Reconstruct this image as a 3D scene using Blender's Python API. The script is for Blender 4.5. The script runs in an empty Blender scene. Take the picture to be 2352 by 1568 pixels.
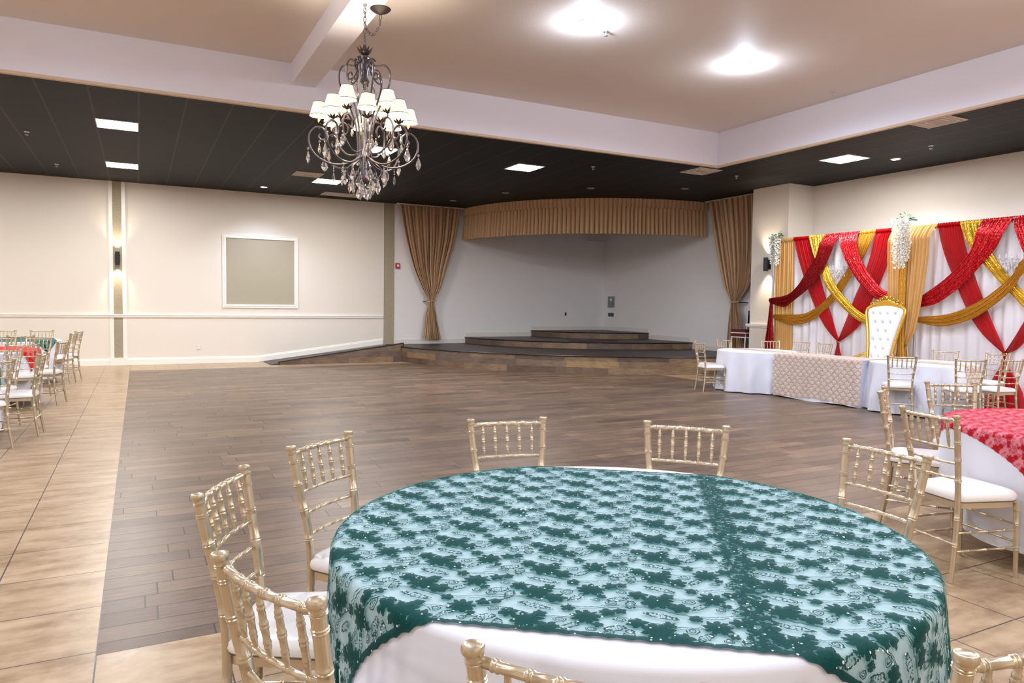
import bpy, math, random
from mathutils import Vector, Matrix
random.seed(7)
PI = math.pi
sc = bpy.context.scene
COL = sc.collection

# ------------------------------------------------------------------ camera
cam_d = bpy.data.cameras.new('camera'); cam = bpy.data.objects.new('camera', cam_d); COL.objects.link(cam)
YAW, PITCH, ROLL, EYE = .480714, -.050274, -.01332, 1.48
F = Vector((math.sin(YAW)*math.cos(PITCH), math.cos(YAW)*math.cos(PITCH), math.sin(PITCH)))
r0 = Vector((math.cos(YAW), -math.sin(YAW), 0)); d0 = F.cross(r0)
rx = r0*math.cos(ROLL)+d0*math.sin(ROLL); dn = -r0*math.sin(ROLL)+d0*math.cos(ROLL)
cam.matrix_world = Matrix(((rx.x, -dn.x, -F.x, 0), (rx.y, -dn.y, -F.y, 0), (rx.z, -dn.z, -F.z, EYE), (0, 0, 0, 1)))
cam_d.sensor_width = 36; cam_d.lens = 25.2; cam_d.clip_start = .05; cam_d.clip_end = 100
sc.camera = cam

# ------------------------------------------------------------------ world, exposure
w = bpy.data.worlds.new('world'); sc.world = w; w.use_nodes = True
w.node_tree.nodes['Background'].inputs[0].default_value = (.9, .93, 1, 1)
w.node_tree.nodes['Background'].inputs[1].default_value = .3
sc.view_settings.view_transform = 'Standard'; sc.view_settings.look = 'None'
sc.view_settings.gamma = 1; sc.view_settings.use_curve_mapping = False
sc.view_settings.exposure = 0.5
cy = sc.cycles
cy.use_adaptive_sampling = True; cy.adaptive_threshold = .05; cy.max_bounces = 7; cy.diffuse_bounces = 4; cy.glossy_bounces = 3; cy.transmission_bounces = 6; cy.transparent_max_bounces = 10
cy.use_denoising = True; cy.sample_clamp_indirect = 4; cy.caustics_reflective = False; cy.caustics_refractive = False
cy.blur_glossy = 1.0

PANEL = (1, .965, .925)      # ceiling panels, neutral warm
COOL = (.72, .82, 1)       # recessed LED cans
WARM = (1, .78, .5)        # sconces and chandelier bulbs
def lamp(name, kind, loc, col, e, **k):
    d = bpy.data.lights.new(name, kind); d.color = col; d.energy = e
    for a, b in k.items(): setattr(d, a, b)
    o = bpy.data.objects.new(name, d); o.location = loc; COL.objects.link(o); return o
PANEL_W, CAN_W, TRAY_W = 62, 110, 145
panels = [(-.25, 12.62), (-.25, 16.32), (3.72, 16.0), (3.74, 12.3), (6.66, 12.35), (11.12, 8.69),
          (11.12, 4.2), (11.12, -.4), (-4.6, 12.6), (-4.6, 7.5), (-4.6, 2.5), (-4.6, -2.6), (1.5, -4.2), (6.5, -4.2), (-4.6, 16.3)]
for x, y in panels:
    o = lamp('panel_light', 'AREA', (x, y, 4.10), PANEL, PANEL_W, shape='SQUARE', size=.56)
cans = [(2.62, 17.58), (11.87, 8.23), (11.87, 3.3), (7.3, -4.2), (-3.4, 5.2)]
for x, y in cans:
    o = lamp('can_light', 'SPOT', (x, y, 4.07), COOL, CAN_W, spot_size=2.2, spot_blend=1, shadow_soft_size=.06)
tray_cans = [(4.61, 7.07), (7.22, 7.25), (4.61, 3.6), (7.22, 3.6), (4.61, .2), (7.22, .2), (-.6, 7.1), (-.6, 3.6), (-.6, .2)]
for x, y in tray_cans:
    lamp('tray_light', 'SPOT', (x, y, 4.64), COOL, TRAY_W, spot_size=3.0, spot_blend=.35, shadow_soft_size=.07)
    lamp('tray_glow', 'POINT', (x, y, 4.65), COOL, 7.0, shadow_soft_size=.05)
    lamp('tray_side', 'POINT', (x, y, 4.53), COOL, 16.0, shadow_soft_size=.06)

# ------------------------------------------------------------------ node helper
class NT:
    def __init__(s, name):
        s.m = bpy.data.materials.new(name); s.m.use_nodes = True
        s.t = s.m.node_tree; s.n = s.t.nodes; s.p = s.n['Principled BSDF']; s.out = s.n['Material Output']
    def new(s, typ, **k):
        n = s.n.new(typ)
        for a, b in k.items(): setattr(n, a, b)
        return n
    def link(s, a, b): s.t.links.new(a, b)
    def val(s, sock, v):
        if isinstance(v, (int, float)): sock.default_value = v
        elif isinstance(v, (tuple, list)): sock.default_value = v if len(v) != 3 or sock.type == 'VECTOR' else (*v, 1)
        else: s.link(v, sock)
    def m_(s, op, a, b=0.0, c=None, clamp=False):
        n = s.new('ShaderNodeMath', operation=op, use_clamp=clamp)
        s.val(n.inputs[0], a); s.val(n.inputs[1], b)
        if c is not None: s.val(n.inputs[2], c)
        return n.outputs[0]
    def mix(s, f, a, b):
        n = s.new('ShaderNodeMix', data_type='RGBA')
        s.val(n.inputs[0], f); s.val(n.inputs[6], a); s.val(n.inputs[7], b)
        return n.outputs[2]
    def ramp(s, x, lo, hi):
        n = s.new('ShaderNodeMapRange'); n.clamp = True
        s.val(n.inputs[0], x); s.val(n.inputs[1], lo); s.val(n.inputs[2], hi); return n.outputs[0]
    def coord(s, which='Object', scale=(1, 1, 1)):
        n = s.new('ShaderNodeTexCoord'); mp = s.new('ShaderNodeMapping'); mp.inputs['Scale'].default_value = scale
        s.link(n.outputs[which], mp.inputs[0]); return mp.outputs[0]
    def noise(s, vec, scale, detail=3, rough=.55):
        n = s.new('ShaderNodeTexNoise'); s.link(vec, n.inputs['Vector'])
        n.inputs['Scale'].default_value = scale; n.inputs['Detail'].default_value = detail; n.inputs['Roughness'].default_value = rough
        return n.outputs['Fac']
    def bump(s, h, strength=.3, dist=.01):
        n = s.new('ShaderNodeBump'); n.inputs['Strength'].default_value = strength; n.inputs['Distance'].default_value = dist
        s.link(h, n.inputs['Height']); s.link(n.outputs[0], s.p.inputs['Normal']); return n
    def set(s, **k):
        for a, b in k.items(): s.val(s.p.inputs[{'col': 'Base Color', 'rough': 'Roughness', 'metal': 'Metallic', 'spec': 'Specular IOR Level', 'coat': 'Coat Weight', 'trans': 'Transmission Weight', 'ior': 'IOR', 'alpha': 'Alpha', 'emis': 'Emission Color', 'es': 'Emission Strength', 'sheen': 'Sheen Weight', 'sub': 'Subsurface Weight'}[a]], b)
        return s

def srgb(r, g, b):
    f = lambda c: (c/255/12.92) if c/255 <= .04045 else ((c/255+.055)/1.055)**2.4
    return (f(r), f(g), f(b))
def plain(name, col, rough=.6, var=.06, nscale=8, **k):
    n = NT(name); v = n.noise(n.coord(), nscale)
    lo = tuple(c*(1-var) for c in col); hi = tuple(min(1, c*(1+var)) for c in col)
    n.set(col=n.mix(v, lo, hi), rough=rough, **k); return n
def emit(name, col, s):
    n = NT(name); n.set(col=(.9, .9, .9), emis=col, es=s, rough=.5)
    v = n.noise(n.coord(), 3, 1); return n.m

def paint(name, col, tex=150, st=.12):
    n = NT(name); c = n.coord()
    v = n.noise(c, 1.3, 2); h = n.noise(c, tex, 2)
    n.set(col=n.mix(v, tuple(x*.97 for x in col), col), rough=.62); n.bump(h, st, .004); return n.m
M = {}
M['wall'] = paint('wall_paint', srgb(232, 224, 214))
M['stage_wall'] = paint('stage_wall_paint', srgb(234, 231, 231))
M['soffit'] = paint('soffit_paint', srgb(240, 237, 246), 90)
M['tray'] = paint('tray_ceiling_paint', srgb(232, 220, 210), 60, .35)
M['lip'] = plain('soffit_lip', srgb(214, 188, 160), .6).m
M['trim'] = plain('white_trim', srgb(244, 240, 234), .35, .02).m
M['trim_dim'] = plain('painted_trim', srgb(222, 216, 210), .45, .02).m
M['white_plastic'] = plain('white_plastic', (.8, .79, .77), .4, .02).m
M['black'] = plain('black_metal', (.012, .012, .013), .35).m
M['grey_box'] = plain('grey_box', srgb(130, 135, 138), .4).m
M['red_box'] = plain('red_box', (.45, .02, .03), .35).m
M['vent'] = None
def striped(name, c1, c2, scale=70):
    n = NT(name); wv = n.new('ShaderNodeTexWave', wave_type='BANDS', bands_direction='X'); n.link(n.coord(), wv.inputs[0])
    wv.inputs['Scale'].default_value = scale/6.28; v2 = n.noise(n.coord(scale=(1, 1, .4)), 60)
    n.set(col=n.mix(n.m_('MULTIPLY', wv.outputs['Fac'], v2), c1, c2), rough=.6); return n.m
M['paper'] = striped('grey_wallpaper', srgb(140, 130, 108), srgb(214, 202, 176), 260)
M['panel_paint'] = plain('grey_panel', srgb(174, 165, 145), .6, .03).m

# black drop ceiling with T-bar grid (pitch .571 x .61)
n = NT('black_ceiling'); c = n.coord(); sp = n.new('ShaderNodeSeparateXYZ'); n.link(c, sp.inputs[0])
def gridline(n, x, pitch, off, wid):
    a = n.m_('SUBTRACT', x, off); a = n.m_('DIVIDE', a, pitch); a = n.m_('FRACT', a)
    a = n.m_('ABSOLUTE', n.m_('SUBTRACT', a, .5)); return n.m_('GREATER_THAN', a, .5-wid/pitch/2)
gx = gridline(n, sp.outputs[0], .571, -.535, .024); gy = gridline(n, sp.outputs[1], .61, 12.32, .012)
v = n.noise(c, 160, 2)
base = n.mix(v, (.003, .0028, .0028), (.009, .008, .0075))
c1 = n.mix(n.m_('MULTIPLY', gy, .8), base, (.03, .027, .025)); c1 = n.mix(n.m_('MULTIPLY', gx, .75), c1, (.05, .044, .041))
n.set(col=c1, rough=.6, spec=.2); M['black_ceiling'] = n.m

# tile floor
n = NT('floor_tile'); c = n.coord(); sp = n.new('ShaderNodeSeparateXYZ'); n.link(c, sp.inputs[0])
br = n.new('ShaderNodeTexBrick'); br.offset = 0; br.squash = 1
mp = n.new('ShaderNodeMapping'); mp.inputs['Location'].default_value = (.172, -.33, 0); n.link(c, mp.inputs[0]); n.link(mp.outputs[0], br.inputs[0])
br.inputs['Scale'].default_value = 1; br.inputs['Brick Width'].default_value = .489; br.inputs['Row Height'].default_value = .5145
br.inputs['Mortar Size'].default_value = .0036; br.inputs['Mortar Smooth'].default_value = .1; br.inputs['Bias'].default_value = 0
va = n.noise(n.coord(scale=(1, 3.2, 1)), 2.2, 6, .62); vb = n.noise(c, 14, 4, .6)
ca = n.mix(n.ramp(va, .36, .66), srgb(146, 118, 88), srgb(188, 162, 130)); ca = n.mix(n.m_('MULTIPLY', n.ramp(vb, .45, .75), .35), ca, srgb(202, 182, 152))
n.val(br.inputs['Color1'], ca); n.val(br.inputs['Color2'], ca); br.inputs['Mortar'].default_value = (*srgb(70, 60, 58), 1)
n.set(col=br.outputs[0], rough=n.m_('ADD', n.m_('MULTIPLY', va, .2), .22)); n.bump(br.outputs['Fac'], -.25, .003); M['tile'] = n.m

# plank floor
def planks(name, cols, wid, row, mort, offs=.37, moff=(0, 0, 0), rough=.3, coord='Object', grain=1.0, swap=False, mcol=(48, 38, 35)):
    n = NT(name); c = n.coord(coord)
    mp = n.new('ShaderNodeMapping'); mp.inputs['Location'].default_value = moff; n.link(c, mp.inputs[0])
    sp = n.new('ShaderNodeSeparateXYZ'); n.link(mp.outputs[0], sp.inputs[0])
    # shift each row by a pseudo-random length so that the joints do not line up
    rowi = n.m_('FLOOR', n.m_('DIVIDE', sp.outputs[1], row))
    sh = n.m_('FRACT', n.m_('MULTIPLY', n.m_('SINE', n.m_('MULTIPLY', rowi, 12.9898)), 437.58))
    xx = n.m_('ADD', sp.outputs[0], n.m_('MULTIPLY', sh, wid))
    cb = n.new('ShaderNodeCombineXYZ'); n.link(xx, cb.inputs[0]); n.link(sp.outputs[1], cb.inputs[1])
    br = n.new('ShaderNodeTexBrick'); br.offset = 0; br.squash = 1; n.link(cb.outputs[0], br.inputs[0])
    br.inputs['Scale'].default_value = 1; br.inputs['Brick Width'].default_value = wid; br.inputs['Row Height'].default_value = row
    br.inputs['Mortar Size'].default_value = mort; br.inputs['Mortar Smooth'].default_value = .2
    br.inputs['Color1'].default_value = (0, 0, 0, 1); br.inputs['Color2'].default_value = (1, 1, 1, 1); br.inputs['Mortar'].default_value = (.5, .5, .5, 1)
    rnd = n.new('ShaderNodeSeparateColor'); n.link(br.outputs[0], rnd.inputs[0])
    cr = n.new('ShaderNodeValToRGB'); e = cr.color_ramp.elements
    e[0].position = 0; e[0].color = (*srgb(*cols[0]), 1); e[1].position = 1; e[1].color = (*srgb(*cols[-1]), 1)
    for i, q in enumerate(cols[1:-1]):
        x = e.new((i+1)/(len(cols)-1)); x.color = (*srgb(*q), 1)
    n.link(rnd.outputs[0], cr.inputs[0])
    st = n.new('ShaderNodeMapping'); st.inputs['Scale'].default_value = (1.4, 16, 16); n.link(cb.outputs[0], st.inputs[0])
    g = n.noise(st.outputs[0], 3.5*grain, 8, .68); g2 = n.noise(cb.outputs[0], 2.1, 3)
    dark = n.mix(n.ramp(g, .36, .60), (.52, .51, .52), (1.08, 1.06, 1.04))
    mul = n.new('ShaderNodeMix', data_type='RGBA', blend_type='MULTIPLY'); mul.inputs[0].default_value = .9; n.link(cr.outputs[0], mul.inputs[6]); n.link(dark, mul.inputs[7])
    d2 = n.mix(n.ramp(g2, .35, .66), (.74, .74, .76), (1.1, 1.1, 1.08))
    mul2 = n.new('ShaderNodeMix', data_type='RGBA', blend_type='MULTIPLY'); mul2.inputs[0].default_value = 1; n.link(mul.outputs[2], mul2.inputs[6]); n.link(d2, mul2.inputs[7])
    fin = n.mix(br.outputs['Fac'], mul2.outputs[2], srgb(*mcol))
    n.set(col=fin, rough=n.m_('ADD', n.m_('MULTIPLY', g, .22), rough)); n.bump(n.m_('SUBTRACT', n.m_('MULTIPLY', g, .3), br.outputs['Fac']), .35, .002)
    return n.m
M['wood'] = planks('floor_planks', [(98, 80, 66), (130, 106, 86), (112, 93, 80), (144, 118, 95)], .92, .1605, .0042, moff=(.17, -.12, 0), rough=.26)
M['stage_face'] = planks('stage_laminate', [(96, 80, 70), (122, 98, 80), (112, 100, 94), (150, 122, 92), (104, 84, 72), (176, 146, 100)], 1.15, .139, .0008, coord='UV', rough=.35, mcol=(70, 56, 48))
M['stage_top'] = planks('stage_top_laminate', [(48, 38, 33), (60, 48, 42), (52, 43, 39)], 1.2, .15, .001, rough=.32)
M['nosing'] = plain('dark_nosing', srgb(38, 26, 22), .35).m
M['mat_red'] = plain('red_mat', srgb(74, 26, 28), .8).m

# metals and fabrics
n = plain('champagne_gold', srgb(206, 190, 164), .3, .05, 30, metal=.78); M['champ'] = n.m
n = plain('chair_cushion_vinyl', srgb(240, 236, 234), .32, .02, 4, coat=.15); M['cushion'] = n.m
n = plain('dark_piping', srgb(88, 76, 60), .5); M['piping'] = n.m
def cloth(name, col, rough=.8, bs=400, sub=0):
    n = plain(name, col, rough, .02, 2, sheen=.1, spec=.15); h = n.noise(n.coord(), bs, 2); n.bump(h, .12, .002)
    if sub: n.set(sub=sub)
    return n.m
M['linen'] = cloth('white_linen', srgb(226, 227, 237))
M['linen_cream'] = cloth('ivory_linen', srgb(246, 240, 228))
M['drape_tan'] = cloth('stage_curtain_fabric', srgb(196, 162, 128), .85)
M['leather'] = plain('white_leather', srgb(240, 240, 242), .35, .02).m
M['gold'] = plain('gold_leaf', srgb(226, 176, 70), .25, .12, 40, metal=.85).m
M['iron'] = plain('dark_iron', srgb(84, 76, 78), .35, .2, 40, metal=.6).m
M['bronze'] = plain('aged_bronze', srgb(48, 34, 28), .5, .3, 60, metal=.25).m
M['silver'] = plain('silver_metal', srgb(205, 205, 210), .3, .05, 30, metal=.8).m
n = NT('crystal'); n.set(col=(.97, .98, 1), rough=.02, trans=.95, ior=1.6); M['crystal'] = n.m
n = NT('acrylic'); n.set(col=(.96, .97, 1), rough=.08, trans=.6, ior=1.4, alpha=.75); M['acrylic'] = n.m
def translucent(name, col, dark, alpha, rough=.7, tr=.4, fold=0):
    n = NT(name); v = n.noise(n.coord(scale=(1, 1, 1)), 5); cc = n.mix(v, dark, col)
    n.set(col=cc, rough=rough, spec=.08)
    t = n.new('ShaderNodeBsdfTranslucent'); n.val(t.inputs[0], cc)
    tp = n.new('ShaderNodeBsdfTransparent')
    a = n.new('ShaderNodeMixShader'); a.inputs[0].default_value = tr; n.link(n.p.outputs[0], a.inputs[1]); n.link(t.outputs[0], a.inputs[2])
    b = n.new('ShaderNodeMixShader'); b.inputs[0].default_value = alpha; n.link(tp.outputs[0], b.inputs[1]); n.link(a.outputs[0], b.inputs[2])
    n.link(b.outputs[0], n.out.inputs[0]); return n.m
M['sheer_white'] = translucent('white_sheer', srgb(248, 242, 246), srgb(240, 234, 238), .96, .8, .15)
M['sheer_red'] = translucent('red_sheer', srgb(205, 0, 20), srgb(180, 0, 14), .93, .6, .3)
M['sheer_tan'] = translucent('tan_sheer', srgb(224, 176, 110), srgb(214, 164, 98), .97, .6, .15)
M['shade'] = translucent('lamp_shade_silk', (1, .9, .7), (1, .88, .66), 1, .8, .6)
def sequin(name, c1, c2, spark, size=130):
    n = NT(name); c = n.coord('UV')
    vo = n.new('ShaderNodeTexVoronoi', feature='F1'); n.link(c, vo.inputs['Vector']); vo.inputs['Scale'].default_value = size
    sp = n.new('ShaderNodeSeparateColor'); n.link(vo.outputs['Color'], sp.inputs[0])
    b = n.new('ShaderNodeCombineXYZ'); 
    for i in range(2): n.link(n.m_('MULTIPLY', n.m_('SUBTRACT', sp.outputs[i], .5), 1.1), b.inputs[i])
    geo = n.new('ShaderNodeNewGeometry'); ad = n.new('ShaderNodeVectorMath', operation='ADD'); n.link(geo.outputs['Normal'], ad.inputs[0]); n.link(b.outputs[0], ad.inputs[1])
    nm = n.new('ShaderNodeVectorMath', operation='NORMALIZE'); n.link(ad.outputs[0], nm.inputs[0]); n.link(nm.outputs[0], n.p.inputs['Normal'])
    hot = n.m_('GREATER_THAN', sp.outputs[2], spark)  # random cells get a brighter colour: sparkle painted into the sequins
    n.set(col=n.mix(hot, n.mix(sp.outputs[1], c1, c2), tuple(min(1, x*1.6+.12) for x in c2)), rough=.28, metal=.55); return n.m
M['seq_gold'] = sequin('gold_sequins', srgb(196, 134, 18), srgb(240, 192, 60), .9)
M['seq_goldmatte'] = sequin('gold_satin_sequins', srgb(190, 130, 34), srgb(222, 164, 60), .97)
M['seq_red'] = sequin('red_sequins', srgb(168, 4, 16), srgb(220, 16, 30), .9)
M['seq_wine'] = sequin('wine_sequins', srgb(120, 2, 12), srgb(168, 8, 20), .96)
M['petal'] = plain('white_petals', srgb(246, 244, 236), .6, .03, 9, sub=.1).m
M['leafgreen'] = plain('green_leaves', srgb(40, 120, 50), .5, .3, 20).m
M['wine_vinyl'] = plain('wine_vinyl', srgb(92, 16, 28), .5).m
M['panel_lit'] = emit('panel_diffuser', (1, .97, .93), 9)
M['can_lit'] = emit('can_lens', (.8, .88, 1), 14)
M['tray_lit'] = emit('tray_can_lens', (.82, .89, 1), 25)
M['can_off'] = plain('unlit_can', srgb(150, 132, 118), .5).m
M['bulb'] = emit('bulb_glow', (1, .8, .5), 16)
M['shade_lit'] = None
n = NT('lit_shade'); c = n.coord('UV'); sp = n.new('ShaderNodeSeparateXYZ'); n.link(c, sp.inputs[0])
wv = n.m_('ADD', n.m_('MULTIPLY', n.m_('SINE', n.m_('MULTIPLY', sp.outputs[0], 300)), .06), .94)
n.set(col=(.55, .46, .32), spec=.1, emis=(1, .87, .6), es=n.m_('MULTIPLY', wv, .68), rough=.8); M['shade_lit'] = n.m
M['candle'] = emit('candle_sleeve', (1, .55, .12), .8)

# ---- embroidered lace: every motif is a distance field, repeated in a tile
def lace(name, thread, net, netk, PU=.292, PV=.158, seam=None, bead=True, hemv=None, hemu=None, uvs=1):
    n = NT(name); uv = n.coord('UV', (uvs, uvs, 1))
    nz = n.new('ShaderNodeTexNoise'); n.link(uv, nz.inputs[0]); nz.inputs['Scale'].default_value = 55; nz.inputs['Detail'].default_value = 2
    ds = n.new('ShaderNodeVectorMath', operation='MULTIPLY_ADD'); n.link(nz.outputs['Color'], ds.inputs[0]); ds.inputs[1].default_value = (.014, .014, 0); n.link(uv, ds.inputs[2])
    sp = n.new('ShaderNodeSeparateXYZ'); n.link(ds.outputs[0], sp.inputs[0]); U, V = sp.outputs[0], sp.outputs[1]
    s0 = n.new('ShaderNodeSeparateXYZ'); n.link(uv, s0.inputs[0])
    def wrap(x, c, P):   # signed distance to a repeated centre
        a = n.m_('ADD', n.m_('DIVIDE', n.m_('SUBTRACT', x, c), P), .5); return n.m_('MULTIPLY', n.m_('SUBTRACT', n.m_('FRACT', a), .5), P)
    def flower(cx, cy_, R, k, ph, amp=.2):
        dx, dy = wrap(U, cx, PU), wrap(V, cy_, PV)
        r = n.m_('SQRT', n.m_('ADD', n.m_('MULTIPLY', dx, dx), n.m_('MULTIPLY', dy, dy)))
        th = n.m_('ARCTAN2', dy, dx)
        pet = n.m_('MULTIPLY', n.m_('ABSOLUTE', n.m_('SINE', n.m_('MULTIPLY_ADD', th, k/2, ph))), R*amp)
        return n.m_('SUBTRACT', n.m_('SUBTRACT', r, pet), R*(1-amp)), r
    def leaf(cx, cy_, L, W, ang):
        dx, dy = wrap(U, cx, PU), wrap(V, cy_, PV); c_, s_ = math.cos(ang), math.sin(ang)
        a = n.m_('ADD', n.m_('MULTIPLY', dx, c_/L), n.m_('MULTIPLY', dy, s_/L)); b = n.m_('ADD', n.m_('MULTIPLY', dx, -s_/W), n.m_('MULTIPLY', dy, c_/W))
        e = n.m_('SUBTRACT', n.m_('SQRT', n.m_('ADD', n.m_('MULTIPLY', a, a), n.m_('MULTIPLY', b, b))), 1)
        return n.m_('MULTIPLY', e, W), b, a
    mn = lambda a, b: n.m_('MINIMUM', a, b)
    d = None
    for f in [(.115, .055, .042, 8, 0, .34), (.166, .030, .029, 6, 1, .34), (.068, .086, .026, 6, .4, .34), (.245, .098, .037, 9, .7, .36), (.292, .130, .021, 5, 0, .34), (.200, .138, .019, 5, 1, .34), (.028, .142, .017, 5, 0, .34), (.140, .092, .018, 5, 0, .34), (.275, .062, .014, 5, 0, .3)]:
        g, r = flower(*f); d = g if d is None else mn(d, g)
    for l in [(.020, .050, .024, .012, .5), (.052, .026, .022, .011, 1.5), (.122, .134, .036, .010, -.3), (.215, .045, .024, .009, .9)]:
        e, b, a = leaf(*l)
        vein = n.m_('SUBTRACT', n.m_('ABSOLUTE', n.m_('SINE', n.m_('MULTIPLY', a, 9))), .35)
        d = mn(d, n.m_('MAXIMUM', e, n.m_('MULTIPLY', vein, .004)))
        d = mn(d, n.m_('SUBTRACT', n.m_('ABSOLUTE', e), .0020))
    hi = n.noise(uv, 170, 2); d = n.m_('ADD', d, n.m_('MULTIPLY', n.m_('SUBTRACT', hi, .5), .014))
    for k_, (a0, ph) in enumerate([(.000, 0), (.007, .25), (.094, 1.1), (.100, 1.3)]):
        s = n.m_('MULTIPLY', n.m_('SINE', n.m_('MULTIPLY_ADD', U, 2*PI/PU, ph)), .016)
        d = mn(d, n.m_('SUBTRACT', n.m_('ABSOLUTE', wrap(n.m_('SUBTRACT', V, s), a0, PV)), .0015))
    for (cx, cy_, R) in [(.190, .072, .013), (.300, .030, .012), (.262, .040, .009), (.030, .100, .011)]:
        dx, dy = wrap(U, cx, PU), wrap(V, cy_, PV)
        r = n.m_('SQRT', n.m_('ADD', n.m_('MULTIPLY', dx, dx), n.m_('MULTIPLY', dy, dy)))
        sp_ = n.m_('ADD', r, n.m_('MULTIPLY', n.m_('ARCTAN2', dy, dx), .0012))
        d = mn(d, n.m_('SUBTRACT', n.m_('ABSOLUTE', n.m_('SUBTRACT', sp_, R)), .0017))
        d = mn(d, n.m_('SUBTRACT', n.m_('ABSOLUTE', n.m_('SUBTRACT', sp_, R*.5)), .0015))
    if seam is not None:     # doubled scalloped border running across the cloth
        w_ = n.m_('MULTIPLY', n.m_('ABSOLUTE', n.m_('SINE', n.m_('MULTIPLY', s0.outputs[1], PI/.03))), .012)
        d2 = n.m_('SUBTRACT', n.m_('SUBTRACT', n.m_('ABSOLUTE', n.m_('SUBTRACT', U, seam)), .030), w_)
        hole = n.m_('SUBTRACT', .60, n.noise(uv, 70, 2)); d = mn(d, n.m_('MAXIMUM', d2, n.m_('MULTIPLY', n.m_('SUBTRACT', n.noise(uv, 60, 2), .56), .05)))
    if hemv is not None:
        d = mn(d, n.m_('SUBTRACT', hemv+.004, n.m_('ABSOLUTE', V))if False else n.m_('SUBTRACT', hemv-.022, n.m_('ABSOLUTE', n.m_('ADD', V, -.007))))
    if hemu is not None:
        d = mn(d, n.m_('SUBTRACT', hemu-.022, n.m_('ABSOLUTE', U)))
    mask = n.ramp(d, .0006, -.0008)
    fine = n.noise(uv, 190, 4, .75)
    thr = n.mix(n.ramp(fine, .3, .7), tuple(x*.4 for x in thread), tuple(x*1.15 for x in thread))
    tex = n.mix(mask, net, thr)
    if bead:
        vo = n.new('ShaderNodeTexVoronoi', feature='F1'); n.link(uv, vo.inputs['Vector']); vo.inputs['Scale'].default_value = 62; vo.inputs['Randomness'].default_value = 1
        sc_ = n.new('ShaderNodeSeparateColor'); n.link(vo.outputs['Color'], sc_.inputs[0])
        bd = n.m_('MULTIPLY', n.m_('MULTIPLY', n.m_('LESS_THAN', vo.outputs['Distance'], .17), n.m_('GREATER_THAN', sc_.outputs[0], .6)), n.ramp(d, .006, .002))
        tex = n.mix(bd, tex, (.95, .97, .95))
    al = n.m_('MAXIMUM', n.m_('MULTIPLY', mask, .93), netk)
    if bead: al = n.m_('MAXIMUM', al, bd)
    n.set(spec=.12 if not bead else n.m_('MULTIPLY_ADD', bd, .5, .1)); n.set(col=tex, rough=.7 if not bead else n.m_('SUBTRACT', .7, n.m_('MULTIPLY', bd, .6)), alpha=al); n.bump(mask, .25, .002)
    return n.m
M['lace_green'] = lace('green_embroidered_lace', srgb(0, 74, 70), srgb(60, 176, 172), .30, seam=.34, hemv=.797)
M['lace_green_far'] = lace('green_lace', srgb(0, 78, 66), srgb(40, 130, 115), .6, bead=False)
M['lace_red'] = lace('red_embroidered_lace', srgb(196, 4, 28), srgb(250, 70, 96), .5, bead=False, uvs=1.5)
M['lace_red_far'] = lace('coral_lace', srgb(235, 30, 20), srgb(250, 80, 60), .7, bead=False)
n = NT('champagne_lace'); uv = n.new('ShaderNodeTexCoord').outputs['UV']; sp = n.new('ShaderNodeSeparateXYZ'); n.link(uv, sp.inputs[0])
row = n.m_('FLOOR', n.m_('DIVIDE', sp.outputs[1], .06)); uu = n.m_('ADD', sp.outputs[0], n.m_('MULTIPLY', n.m_('MODULO', row, 2), .05))
fx_ = n.m_('SUBTRACT', n.m_('FRACT', n.m_('DIVIDE', uu, .10)), .5); fy_ = n.m_('SUBTRACT', n.m_('FRACT', n.m_('DIVIDE', sp.outputs[1], .06)), .15)
rr_ = n.m_('SQRT', n.m_('ADD', n.m_('MULTIPLY', fx_, fx_), n.m_('MULTIPLY', n.m_('MULTIPLY', fy_, fy_), .5)))
nz = n.noise(uv, 60, 3); k1 = n.m_('ABSOLUTE', n.m_('SUBTRACT', n.m_('ADD', rr_, n.m_('MULTIPLY', n.m_('SUBTRACT', nz, .5), .22)), .42)); k2 = n.m_('ABSOLUTE', n.m_('SUBTRACT', rr_, .16))
mk = n.m_('MAXIMUM', n.ramp(k1, .12, .06), n.m_('MULTIPLY', n.ramp(k2, .08, .02), .5))
n.set(col=n.mix(mk, srgb(238, 226, 220), srgb(192, 152, 112)), rough=.6, alpha=n.m_('MAXIMUM', n.m_('MULTIPLY', mk, .9), .55)); M['lace_gold'] = n.m

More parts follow.
